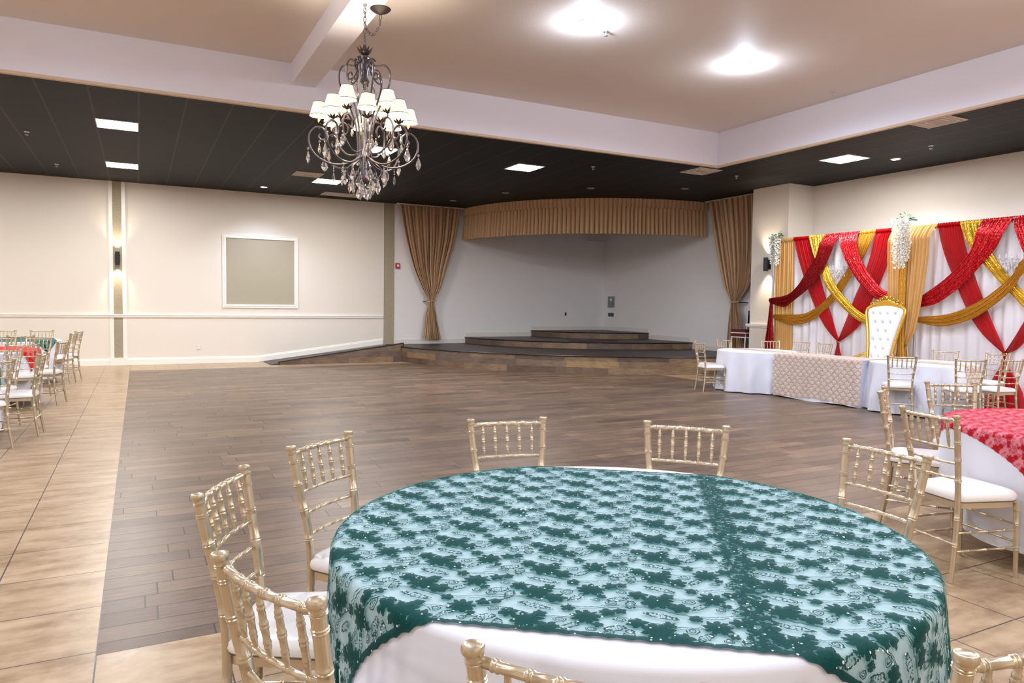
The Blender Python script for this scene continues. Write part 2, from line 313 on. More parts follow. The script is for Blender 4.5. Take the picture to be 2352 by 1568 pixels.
# ------------------------------------------------------------------ mesh helpers
class MB:
    def __init__(s): s.v = []; s.f = []; s.uv = []
    def add(s, vs, fs):
        o = len(s.v); s.v += [tuple(p) for p in vs]; s.f += [tuple(i+o for i in f) for f in fs]; return s
    def box(s, x0, y0, z0, x1, y1, z1):
        vs = [(x, y, z) for z in (z0, z1) for y in (y0, y1) for x in (x0, x1)]
        return s.add(vs, [(0, 2, 3, 1), (4, 5, 7, 6), (0, 1, 5, 4), (2, 6, 7, 3), (0, 4, 6, 2), (1, 3, 7, 5)])
    def tube(s, pts, r, n=8, cap=True, closed=False):
        pts = [Vector(p) for p in pts]; N = len(pts); rr = r if isinstance(r, (list, tuple)) else [r]*N
        vs = []; up = None
        for i, p in enumerate(pts):
            if closed: t = (pts[(i+1) % N]-pts[i-1]).normalized()
            else: t = (pts[min(i+1, N-1)]-pts[max(i-1, 0)]).normalized()
            if t.length < .5: t = Vector((0, 0, 1))
            if up is None: up = Vector((0, 0, 1)) if abs(t.z) < .9 else Vector((1, 0, 0))
            a = t.cross(up).normalized(); b = a.cross(t).normalized(); up = b
            for k in range(n):
                an = 2*PI*k/n; vs.append(p+(a*math.cos(an)+b*math.sin(an))*rr[i])
        fs = [(i*n+k, i*n+(k+1) % n, (i+1)*n+(k+1) % n, (i+1)*n+k) for i in range(N-1) for k in range(n)]
        if closed: fs += [((N-1)*n+k, (N-1)*n+(k+1) % n, (k+1) % n, k) for k in range(n)]
        elif cap: fs += [tuple(range(n-1, -1, -1)), tuple((N-1)*n+k for k in range(n))]
        return s.add(vs, fs)
    def lathe(s, prof, c=(0, 0, 0), n=16, sx=1, sy=1, cap=True):
        vs = [(c[0]+r*math.cos(2*PI*k/n)*sx, c[1]+r*math.sin(2*PI*k/n)*sy, c[2]+z) for r, z in prof for k in range(n)]
        N = len(prof); fs = [(i*n+k, i*n+(k+1) % n, (i+1)*n+(k+1) % n, (i+1)*n+k) for i in range(N-1) for k in range(n)]
        if cap and prof[0][0] > 1e-4: fs.append(tuple(range(n-1, -1, -1)))
        if cap and prof[-1][0] > 1e-4: fs.append(tuple((N-1)*n+k for k in range(n)))
        return s.add(vs, fs)
    def prism(s, poly, z0, z1):
        n = len(poly); vs = [(x, y, z0) for x, y in poly]+[(x, y, z1) for x, y in poly]
        return s.add(vs, [tuple(range(n-1, -1, -1)), tuple(range(n, 2*n))]+[(i, (i+1) % n, n+(i+1) % n, n+i) for i in range(n)])
    def grid(s, fn, nu, nv, uv=None, flip=False):
        o = len(s.v)
        for j in range(nv+1):
            for i in range(nu+1): s.v.append(tuple(fn(i/nu, j/nv)))
        for j in range(nv):
            for i in range(nu):
                a = o+j*(nu+1)+i; q = (a, a+1, a+nu+2, a+nu+1); s.f.append(q[::-1] if flip else q)
        if uv: s.uv += [uv(i/nu, j/nv) for j in range(nv+1) for i in range(nu+1)]
        return s
    def data(s, name, mat, smooth=True):
        me = bpy.data.meshes.new(name); me.from_pydata(s.v, [], s.f); me.materials.append(mat)
        if smooth: me.polygons.foreach_set('use_smooth', [True]*len(me.polygons))
        if s.uv and len(s.uv) == len(s.v):
            l = me.uv_layers.new(name='UVMap'); idx = [0]*len(me.loops); me.loops.foreach_get('vertex_index', idx)
            flat = []
            for i in idx: flat += [s.uv[i][0], s.uv[i][1]]
            l.data.foreach_set('uv', flat)
        me.update(); return me
    def build(s, name, mat, parent=None, smooth=True, auto=True):
        me = s.data(name, mat, smooth)
        o = bpy.data.objects.new(name, me); COL.objects.link(o)
        if smooth and auto:
            try: me.set_sharp_from_angle(angle=math.radians(42))
            except Exception: pass
        if parent is not None: o.parent = parent
        return o
def tag(o, label, cat, group=None, kind=None):
    if label: o['label'] = label
    if cat: o['category'] = cat
    if group: o['group'] = group
    if kind: o['kind'] = kind
    return o
def empty(name, loc, rz=0, label=None, cat=None, group=None):
    o = bpy.data.objects.new(name, None); COL.objects.link(o); o.location = loc; o.rotation_euler = (0, 0, rz); o.empty_display_size = .1
    return tag(o, label, cat, group)
def copy_tree(o, parent=None):
    c = o.copy(); COL.objects.link(c); c.parent = parent
    for ch in list(o.children): copy_tree(ch, c)
    return c
def struct(name, mb, mat, parent=None, smooth=False):
    o = mb.build(name, mat, parent, smooth)
    if parent is None: o['kind'] = 'structure'
    return o
def cr_interp(P, t):     # Catmull-Rom through the points
    n = len(P)-1; x = min(max(t, 0), 1)*n; i = min(int(x), n-1); u = x-i
    p0 = P[max(i-1, 0)]; p1 = P[i]; p2 = P[i+1]; p3 = P[min(i+2, n)]
    return tuple(.5*((2*b)+(-a+c)*u+(2*a-5*b+4*c-d)*u*u+(-a+3*b-3*c+d)*u**3) for a, b, c, d in zip(p0, p1, p2, p3))
def spline(P, n): return [cr_interp(P, i/n) for i in range(n+1)]

# ================================================================== SETTING
YW, CZ = 18.6, 4.15
XL, YN, XR = -7.0, -6.0, 13.05
TX0, TX1, TY0, TY1, TZ = -3.6, 9.62, -3.0, 10.25, 4.74
WX0, WX1, WY0, WY1 = -.172, 10.15, 3.38, 17.05

# floors: tile around, wood dance floor in the middle
m = MB()
for x0, y0, x1, y1 in [(XL, YN, WX0, YW), (WX1, YN, XR, YW), (WX0, YN, WX1, WY0), (WX0, WY1, WX1, YW)]: m.box(x0, y0, -.08, x1, y1, 0)
struct('floor', m, M['tile'])
struct('floor_wood', MB().box(WX0, WY0, -.08, WX1, WY1, .0005), M['wood'])
# ceiling
m = MB()
for x0, y0, x1, y1 in [(XL, YN, TX0-.04, YW), (TX1+.04, YN, XR, YW), (TX0-.04, YN, TX1+.04, TY0-.04), (TX0-.04, TY1+.04, TX1+.04, YW)]: m.box(x0, y0, CZ, x1, y1, CZ+.05)
struct('ceiling', m, M['black_ceiling'])
struct('ceiling_tray', MB().box(TX0, TY0, TZ, TX1, TY1, TZ+.05), M['tray'])
m = MB(); th = .04
m.box(TX0-th, TY1, CZ-.015, TX1+th, TY1+th, TZ+.05); m.box(TX1, TY0, CZ-.015, TX1+th, TY1, TZ+.05)
m.box(TX0-th, TY0-th, CZ-.015, TX1+th, TY0, TZ+.05); m.box(TX0-th, TY0, CZ-.015, TX0, TY1, TZ+.05)
struct('ceiling_soffit', m, M['soffit'])
m = MB()
m.box(TX0-.06, TY1-.005, CZ-.05, TX1+.06, TY1+.06, CZ-.015); m.box(TX1-.005, TY0, CZ-.05, TX1+.06, TY1, CZ-.015)
m.box(TX0-.06, TY0-.06, CZ-.05, TX1+.06, TY0+.005, CZ-.015); m.box(TX0-.06, TY0, CZ-.05, TX0+.005, TY1, CZ-.015)
struct('trim_1', m, M['lip'])
struct('ceiling_beam', MB().box(1.89, TY0, 4.46, 2.215, TY1, TZ), M['soffit'])
# walls
struct('wall_back', MB().box(XL, YW, 0, XR, YW+.15, CZ), M['wall'])
struct('wall_left', MB().box(XL-.15, YN, 0, XL, YW, CZ), M['wall'])
struct('wall_near', MB().box(XL, YN-.15, 0, XR, YN, CZ), M['wall'])
struct('wall_right', MB().box(XR, YN, 0, XR+.15, 11.9, CZ), M['wall'])
struct('wall_stage', MB().box(12.9, 11.9, 0, XR+.15, YW, CZ), M['stage_wall'])
struct('wall_stage_back', MB().box(6.09, YW-.006, 0, 12.9, YW-.001, CZ), M['stage_wall'])
struct('wall_pier', MB().box(12.3, 10.93, 0, XR, 11.94, CZ), M['wall'])
# chair rails, baseboards, pilaster
def moulding(prof, x0, x1, y):      # profile (depth, z) run along X in front of the back wall
    m = MB(); n = len(prof)
    vs = [(x0, y-d, z) for d, z in prof]+[(x1, y-d, z) for d, z in prof]
    m.add(vs, [(i, i+1, n+i+1, n+i) for i in range(n-1)]+[tuple(range(n-1, -1, -1)), tuple(range(n, 2*n))]); return m
RAIL = [(0, 1.085), (.02, 1.085), (.022, 1.1), (.032, 1.105), (.032, 1.13), (.045, 1.14), (.045, 1.155), (0, 1.16)]
m = moulding(RAIL, XL, -.57, YW); m2 = moulding(RAIL, -.24, 5.8, YW); m.add(m2.v, m2.f); m2 = moulding(RAIL, -.57, -.24, YW-.03); m.add(m2.v, m2.f)
struct('trim_2', m, M['trim'])
BASE = [(0, 0), (.02, 0), (.02, .115), (.015, .125), (.012, .15), (0, .155)]
m = moulding(BASE, XL, -.58, YW); m2 = moulding(BASE, -.23, 2.6, YW); m.add(m2.v, m2.f)
m.box(-.58, YW-.05, 0, -.23, YW, .17)
# sloped base over the ramp
n_ = len(BASE); vs = [(2.6, YW-d, z) for d, z in BASE]+[(5.8, YW-d, z+.40) for d, z in BASE]
m.add(vs, [(i, i+1, n_+i+1, n_+i) for i in range(n_-1)]+[tuple(range(n_, 2*n_))])
struct('baseboard_back', m, M['trim'])
m = MB()
m.box(-.57, YW-.022, .17, -.495, YW, CZ); m.box(-.315, YW-.022, .17, -.24, YW, CZ)
m.box(-.572, YW-.028, .17, -.55, YW, CZ); m.box(-.26, YW-.028, .17, -.238, YW, CZ)
struct('trim_3', m, M['trim'])
struct('trim_4', MB().box(-.495, YW-.012, .17, -.315, YW, CZ), M['paper'])
struct('trim_5', MB().box(5.82, YW-.03, .35, 6.09, YW, CZ), M['paper'])
m = MB(); m.box(12.27, 10.9, 1.06, 12.3, 11.97, 1.09); m.box(12.24, 10.87, 1.09, 12.3, 12.0, 1.14); m.box(12.3, 10.87, 1.09, 13.05, 10.93, 1.14)
struct('trim_6', m, M['trim'])
m = MB(); m.box(12.28, 10.91, 0, 12.3, 11.96, .15); m.box(12.3, 10.91, 0, XR, 10.93, .15); m.box(XR-.02, YN, 0, XR, 10.91, .15)
struct('baseboard_right', m, M['trim'])
struct('baseboard_left', MB().box(XL, YN, 0, XL+.02, YW, .15), M['trim'])
# stage skirting following the three levels
m = MB(); m.box(6.1, YW-.02, .40, 8.2, YW-.006, .52); m.box(8.2, YW-.02, .575, 10.33, YW-.006, .70); m.box(10.33, YW-.02, .755, 12.9, YW-.006, .87)
m.box(12.885, 11.9, .40, 12.9, 14.6, .52); m.box(12.885, 14.6, .575, 12.9, 16.3, .70); m.box(12.885, 16.3, .755, 12.9, YW, .87)
struct('baseboard_stage', m, M['trim_dim'])
# framed panel on the wall
pf = empty('wall_panel', (2.69, YW, 2.22), 0, 'square grey panel in a white moulded frame on the cream wall', 'wall panel')
pf_m = MB().box(-.80, -.012, -.80, .80, 0, .80); pf_m.build('panel', M['panel_paint'], pf, False)
m = MB()
for d, a, b in [(.035, .80, .845), (.022, .845, .87), (.03, .87, .885)]:
    m.box(-b, -d, a, b, 0, b); m.box(-b, -d, -b, b, 0, -a); m.box(-b, -d, -a, -a, 0, a); m.box(a, -d, -a, b, 0, a)
m.build('frame', M['trim'], pf, False)

# ================================================================== STAGE
def arc(rx_, ry_, n=60, x=12.9, y=YW):
    return [(x-rx_*math.cos(PI/2*i/n), y-ry_*math.sin(PI/2*i/n)) for i in range(n+1)]
def level(name, rx_, ry_, z0, z1, label):
    t = empty(name, (0, 0, 0), 0, label, 'stage platform')
    P = arc(rx_, ry_); Pi = [(12.9, YW-.01)]
    m = MB(); poly = [(min(x, 12.285 if y < 11.955 else 12.88), min(y, YW-.022)) for x, y in P if x < 12.28 or ry_ < 6]+([(12.285, 11.955)] if ry_ > 6 else [])+[(12.88, max(YW-ry_, 11.955)), (12.88, YW-.022)]
    m.prism(poly, z1-.02, z1); m.build('deck', M['stage_top'], t, False)
    m = MB(); L = [0]
    for a, b in zip(P, P[1:]): L.append(L[-1]+math.dist(a, b))
    k = .012
    for i, (x, y) in enumerate(P):
        dx, dy = x-12.9, y-YW; r = math.hypot(dx, dy); x2, y2 = min(x-dx/r*k, 12.29 if ry_ > 6 else 12.88), min(y-dy/r*k, YW-.022)
        for z in (z0, z1-.02): m.v.append((x2, y2, z)); m.uv.append((L[i]+z1*3, z-z0))
    m.f = [(2*i, 2*i+2, 2*i+3, 2*i+1) for i in range(len(P)-1)]
    m.build('riser', M['stage_face'], t, True)
    m = MB(); m.tube([(x, min(y, YW-.03), z1-.012) for x, y in P if x < (12.28 if ry_ > 6 else 12.87)], .014, 6); m.build('nosing', M['nosing'], t)
    return t
level('stage_platform', 7.02, 6.80, 0, .40, 'lowest and widest curved stage step with mixed wood plank front')
level('stage_platform', 4.72, 4.15, .40, .575, 'middle curved stage step between the widest and the smallest one')
level('stage_platform', 2.58, 2.32, .575, .755, 'topmost and smallest curved stage step in the corner')
rmp = empty('access_ramp', (0, 0, 0), 0, 'wood-clad ramp rising along the cream wall to the stage', 'ramp')
x0, x1, y0, y1 = 2.75, 6.0, 17.56, 18.57
m = MB(); m.add([(x0, y0, 0), (x0, y1, 0), (x1, y0, .0), (x1, y1, .0), (x0, y0, .012), (x0, y1, .012), (x1, y0, .40), (x1, y1, .40)],
      [(0, 1, 3, 2), (4, 6, 7, 5), (0, 4, 5, 1), (2, 3, 7, 6), (1, 5, 7, 3), (0, 2, 6, 4)]); m.build('ramp_deck', M['stage_top'], rmp, False)
m = MB(); vs = [(x0+.2, y0-.012, 0), (x1, y0-.012, 0), (x1, y0-.012, .47), (x0+.2, y0-.012, .075)]
m.v = vs; m.f = [(0, 1, 2, 3)]; m.uv = [(a[0], a[2]) for a in vs]; m.build('side_cladding', M['stage_face'], rmp, False)
m = MB(); m.add([(x0+.2, y0-.02, .06), (x1+.02, y0-.02, .46), (x1+.02, y0+.05, .46), (x0+.2, y0+.05, .06), (x0+.2, y0-.02, .085), (x1+.02, y0-.02, .49), (x1+.02, y0+.05, .49), (x0+.2, y0+.05, .085)],
      [(0, 3, 2, 1), (4, 5, 6, 7), (0, 1, 5, 4), (1, 2, 6, 5), (2, 3, 7, 6), (3, 0, 4, 7)])
m.box(x0+.18, y0-.022, 0, x0+.21, y0+.05, .085); m.box(x1, y0-.022, .38, x1+.025, y0+.05, .49); m.build('curb', M['nosing'], rmp, False)
tag(MB().box(9.9, 15.55, .576, 11.3, 15.85, .586).build('floor_mat', M['mat_red'], None, False), 'long dark red mat lying on the middle stage step', 'mat')

# stage curtains
def curtain(name, edgeA, edgeB, fixed, plane, pleats, amp, mat, label, cat, group=None, nt=70, parts=True):
    """edge lists are (along, z); plane 'x' hangs in front of a Y=const wall, 'y' in front of X=const"""
    t = empty(name, (0, 0, 0), 0, label, cat, group); m = MB()
    def fn(s, v):
        a = cr_interp(edgeA, v); b = cr_interp(edgeB, v); p = [a[i]+(b[i]-a[i])*s for i in (0, 1)]
        wd = abs(b[0]-a[0]); ph = 2*PI*pleats*s
        k = min(1, wd/1.2)*.5+.5
        d = amp*k*(1.3*abs(math.sin(ph/2+.3*math.sin(5*v+s*3)))**.6-.8+.4*math.sin(ph*.43+1.3+2*v)) + .03*math.sin(3*s+2*v)
        q = p[0]+.25*amp*math.cos(ph)*k
        return (q, fixed-d, p[1]) if plane == 'x' else (fixed-d, q, p[1])
    m.grid(fn, pleats*16, nt); m.build('fabric', mat, t); return t
cl = curtain('stage_curtain', [(6.16, 4.12), (6.32, 3.3), (6.55, 2.5), (6.80, 1.95), (7.0, 1.56), (6.93, 1.2), (6.88, .8), (6.84, .56)],
        [(7.93, 4.12), (7.80, 3.3), (7.55, 2.5), (7.38, 1.95), (7.2, 1.56), (7.26, 1.2), (7.34, .8), (7.40, .52)], YW-.2, 'x', 17, .085, M['drape_tan'],
        'tan curtain tied back on the left side of the stage', 'curtain', 'tied-back stage curtains')
m = MB(); m.tube([(7.1+.13*math.cos(a), YW-.2+.07*math.sin(a), 1.57+.02*math.cos(a)) for a in [2*PI*i/16 for i in range(16)]], .016, 6, closed=True); m.build('tieback', M['drape_tan'], cl)
MB().tube([(6.99, YW-.22, 1.565), (6.93, YW-.12, 1.56), (6.93, YW-.01, 1.56)], .014, 6).build('hook', M['nosing'], cl)
m = MB(); m.box(6.1, YW-.22, 4.12, 8.1, YW-.17, 4.148); m.build('track', M['trim_dim'], cl, False)
cr_ = curtain('stage_curtain', [(13.72, 4.12), (13.5, 3.3), (13.3, 2.6), (13.1, 2.0), (12.9, 1.62), (12.95, 1.2), (12.98, .8), (12.98, .50)],
        [(12.15, 4.12), (12.15, 3.3), (12.22, 2.6), (12.38, 2.0), (12.7, 1.62), (12.60, 1.2), (12.52, .8), (12.48, .50)], 12.68, 'y', 16, .085, M['drape_tan'],
        'tan curtain tied back on the right side of the stage beside the white pier', 'curtain', 'tied-back stage curtains')
m = MB(); m.tube([(12.68+.07*math.cos(a), 12.8+.13*math.sin(a), 1.63) for a in [2*PI*i/16 for i in range(16)]], .016, 6, closed=True); m.build('tieback', M['drape_tan'], cr_)
MB().tube([(12.66, 12.68, 1.63), (12.78, 12.58, 1.62), (12.89, 12.58, 1.62)], .014, 6).build('hook', M['nosing'], cr_)
m = MB(); m.box(12.66, 12.1, 4.12, 12.71, 13.9, 4.148); m.build('track', M['trim_dim'], cr_, False)
# curved pleated valance
vt = empty('stage_valance', (0, 0, 0), 0, 'long curved tan pleated valance hanging from the black ceiling over the stage', 'valance')
def valance(rx_, ry_, z0, z1, pl, amp, flare):
    m = MB()
    def fn(s, v):
        a = PI/2*(.005+.99*s); z = z1+(z0-z1)*v; k = amp*(2*abs(math.sin(PI*pl*s+.9*math.sin(17*s)+.3*math.sin(60*s)*v))**.6-1.2+.3*math.sin(2*PI*pl*.37*s))*(.45+.55*v)+flare*v
        return (12.86-(rx_+k)*math.cos(a), 18.54-(ry_+k)*math.sin(a), z+.006*math.sin(2*PI*pl*s)*v)
    m.grid(fn, pl*16, 8, flip=True); return m
valance(4.72, 4.50, 3.28, 4.14, 66, .062, .03).build('skirt', M['drape_tan'], vt)
valance(4.80, 4.58, 3.93, 4.145, 66, .035, .0).build('heading', M['drape_tan'], vt)

# ================================================================== FIXTURES
def panel_light(x, y, w_=.545, l_=.585, label='', name='ceiling_light'):
    t = empty(name, (x, y, CZ), 0, label, 'ceiling light', 'lit square ceiling panels')
    MB().box(-w_/2, -l_/2, -.006, w_/2, l_/2, -.001).build('diffuser', M['panel_lit'], t, False)
    m = MB(); e = .014
    m.box(-w_/2-e, -l_/2-e, -.012, w_/2+e, -l_/2, 0); m.box(-w_/2-e, l_/2, -.012, w_/2+e, l_/2+e, 0); m.box(-w_/2-e, -l_/2, -.012, -w_/2, l_/2, 0); m.box(w_/2, -l_/2, -.012, w_/2+e, l_/2, 0)
    m.build('frame', M['white_plastic'], t, False)
pl_lab = ['lit square panel in the black ceiling, nearer one of the pair at left', 'lit square ceiling panel at left, farther one of the pair above the sconce',
          'lit square panel seen low behind the chandelier crystals, beside two ceiling vents', 'lit square panel seen behind the middle of the chandelier', 'lit square panel in front of the curved valance',
          'lit square panel over the red and gold backdrop side of the hall']
for i, (x, y) in enumerate(panels):
    if i < 6: panel_light(x, y, label=pl_lab[i])
    elif i < 15: panel_light(x, y, label='lit square panel in the black ceiling outside the picture')
n = NT('vent_grille'); wv = n.new('ShaderNodeTexWave', wave_type='BANDS', bands_direction='Y'); n.link(n.coord(), wv.inputs[0]); wv.inputs['Scale'].default_value = 12
n.set(col=n.mix(wv.outputs['Fac'], srgb(150, 130, 116), srgb(214, 192, 174)), rough=.6); M['vent'] = n.m
def vent(x, y, w_, l_, label):
    t = empty('ceiling_vent', (x, y, CZ), 0, label, 'air vent', 'beige ceiling vents')
    MB().box(-w_/2, -l_/2, -.008, w_/2, l_/2, -.001).build('grille', M['vent'], t, False)
    m = MB()
    for k in (.99, .7, .4):
        a, b = w_/2*k, l_/2*k; m.tube([(-a, -b, -.01), (a, -b, -.01), (a, b, -.01), (-a, b, -.01)], .006, 4, closed=True)
    m.build('louver_ring', M['white_plastic'], t, False)
vent(3.16, 15.33, .55, .52, 'beige square ceiling vent just left of the lit panel behind the chandelier')
vent(4.5, 17.75, .98, .5, 'beige ceiling vent closest to the cream back wall')
vent(9.77, 10.85, .57, .57, 'beige square ceiling vent below the inner corner of the white soffit')
vent(10.0, 6.33, .52, .56, 'beige square ceiling vent at upper right beside the soffit')
def can(x, y, z, lit, label, grp, rr=.085):
    t = empty('recessed_light', (x, y, z), 0, label, 'recessed light', grp)
    m = MB(); m.lathe([(rr*.78, -.002), (rr*.8, -.012), (rr, -.010), (rr*1.05, 0)], n=24); m.build('trim_ring', M['white_plastic'] if lit else M['can_off'], t)
    MB().lathe([(0, -.014 if lit else -.004), (rr*.76, -.012 if lit else -.004), (rr*.78, -.002)], n=24).build('lens', M[lit] if lit else M['can_off'], t)
can(2.62, 17.58, CZ, 'can_lit', 'small lit cool-white spot in the black ceiling near the framed panel', 'lit spots in the black ceiling')
can(11.87, 8.23, CZ, 'can_lit', 'small lit cool-white spot over the red and gold backdrop', 'lit spots in the black ceiling')
for (x, y), l in zip([(7.21, 17.2), (7.78, 15.35), (9.1, 13.7), (10.92, 12.64)], ['unlit recessed light leftmost, above the left stage curtain', 'unlit recessed light above the left part of the valance', 'unlit recessed light above the middle of the valance', 'unlit recessed light rightmost, below the soffit corner vent']):
    can(x, y, CZ, None, l, 'unlit recessed lights before the stage')
tl = ['dazzling recessed light in the raised ceiling nearer the chandelier', 'dazzling recessed light in the raised ceiling nearer the soffit corner']
for i, (x, y) in enumerate(tray_cans[:2]): can(x, y, TZ, 'tray_lit', tl[i], 'recessed lights in the raised ceiling', .1)
def sprinkler(x, y, z, label):
    t = empty('fire_sprinkler', (x, y, z), 0, label, 'sprinkler', 'ceiling sprinklers')
    MB().lathe([(0, -.012), (.035, -.01), (.04, 0)], n=16).build('escutcheon', M['silver'], t)
    MB().lathe([(.01, -.01), (.01, -.045), (.025, -.05), (.022, -.055), (0, -.056)], n=12).build('head', M['silver'], t)
for x, y, z, l in [(4.96, 7.2, TZ, 'chrome fire sprinkler right beside the dazzling ceiling light'), (9.3, 7.5, TZ, 'chrome fire sprinkler near the right soffit of the raised ceiling'),
                   (7.75, 11.6, CZ, 'small fire sprinkler on the black ceiling right of the lit panel before the valance'), (10.75, 10.9, CZ, 'small fire sprinkler on the black ceiling near the white pier'),
                   (-1.55, 13.9, CZ, 'small fire sprinkler on the black ceiling at far left'), (-1.4, 16.9, CZ, 'small fire sprinkler on the black ceiling above the far left wall'), (11.4, 7.3, CZ, 'small ceiling sprinkler ring above the backdrop')]:
    sprinkler(x, y, z, l)

def sconce(loc, rz, label):
    t = empty('wall_sconce', loc, rz, label, 'wall sconce', 'black cylinder sconces')
    MB().box(-.055, -.02, -.10, .055, 0, .10).build('back_plate', M['black'], t, False)
    MB().box(-.025, -.06, -.04, .025, -.02, .04).build('bracket', M['black'], t, False)
    m = MB(); m.lathe([(.040, -.15), (.048, -.15), (.048, .15), (.040, .15), (.040, -.15)], (0, -.105, 0), 20, cap=False); m.build('cylinder', M['black'], t)
    m = MB(); m.lathe([(0, .10), (.038, .10)], (0, -.105, 0), 16, cap=False); m.lathe([(.038, -.10), (0, -.10)], (0, -.105, 0), 16, cap=False); m.build('bulb', M['bulb'], t)
    c_, s_ = math.cos(rz), math.sin(rz); p = Vector((loc[0]+.105*s_, loc[1]-.105*c_, loc[2]))
    for sg in (1, -1):
        l = lamp('sconce_beam', 'SPOT', p+Vector((0, 0, sg*.12)), (1, .80, .56), 44, spot_size=1.5, spot_blend=.9, shadow_soft_size=.03)
        l.rotation_euler = (PI if sg > 0 else 0, 0, 0)
sconce((-.405, YW-.012, 2.42), 0, 'black up-and-down wall sconce on the grey pilaster strip at left')
sconce((12.3, 11.42, 2.45), -PI/2, 'black up-and-down wall sconce on the white pier beside the backdrop')

def wallbox(name, x, z, w_, h_, d_, mat, label, cat, side='back', detail=None):
    if side == 'back': t = empty(name, (x, YW-.006, z), 0, label, cat)
    else: t = empty(name, (12.9, x, z), -PI/2, label, cat)
    m = MB().box(-w_/2, -d_, -h_/2, w_/2, 0, h_/2); m.build('body', mat, t, False)
    if detail:
        for nm, a, b, c2, d2, mt in detail: MB().box(a, -d_-.006, b, c2, -d_, d2).build(nm, mt, t, False)
    return t
wallbox('fire_alarm', 6.19, 2.50, .115, .15, .04, M['red_box'], 'red fire alarm box on the wall left of the stage curtain', 'fire alarm', detail=[('strobe', -.02, -.02, .035, .035, M['white_plastic'])])
wallbox('power_outlet', 1.264, .39, .07, .115, .008, M['white_plastic'], 'white power outlet low on the cream wall', 'outlet', detail=[('socket', -.018, .012, .018, .04, M['trim']), ('socket', -.018, -.04, .018, -.012, M['trim'])])
wallbox('wall_switch', 11.52, 1.24, .05, .10, .012, M['nosing'], 'small dark red switch on the stage wall left of the corner', 'switch')
wallbox('wall_vent', 12.55, 3.50, .56, .06, .08, M['trim_dim'], 'slim horizontal bar fixture high on the stage wall under the valance', 'wall fixture')
wallbox('breaker_panel', 18.15, 1.63, .30, .33, .04, M['grey_box'], 'grey electrical breaker panel on the stage wall', 'breaker panel', 'r', [('warning_label', -.03, .03, .06, .10, M['white_plastic']), ('latch', .09, -.10, .115, -.03, M['nosing'])])
wallbox('outlet_box', 18.15, 1.235, .27, .115, .03, M['grey_box'], 'grey double outlet box below the breaker panel', 'outlet box', 'r', [('socket', -.11, -.04, -.02, .04, M['nosing']), ('socket', .03, -.045, .11, .045, M['black'])])

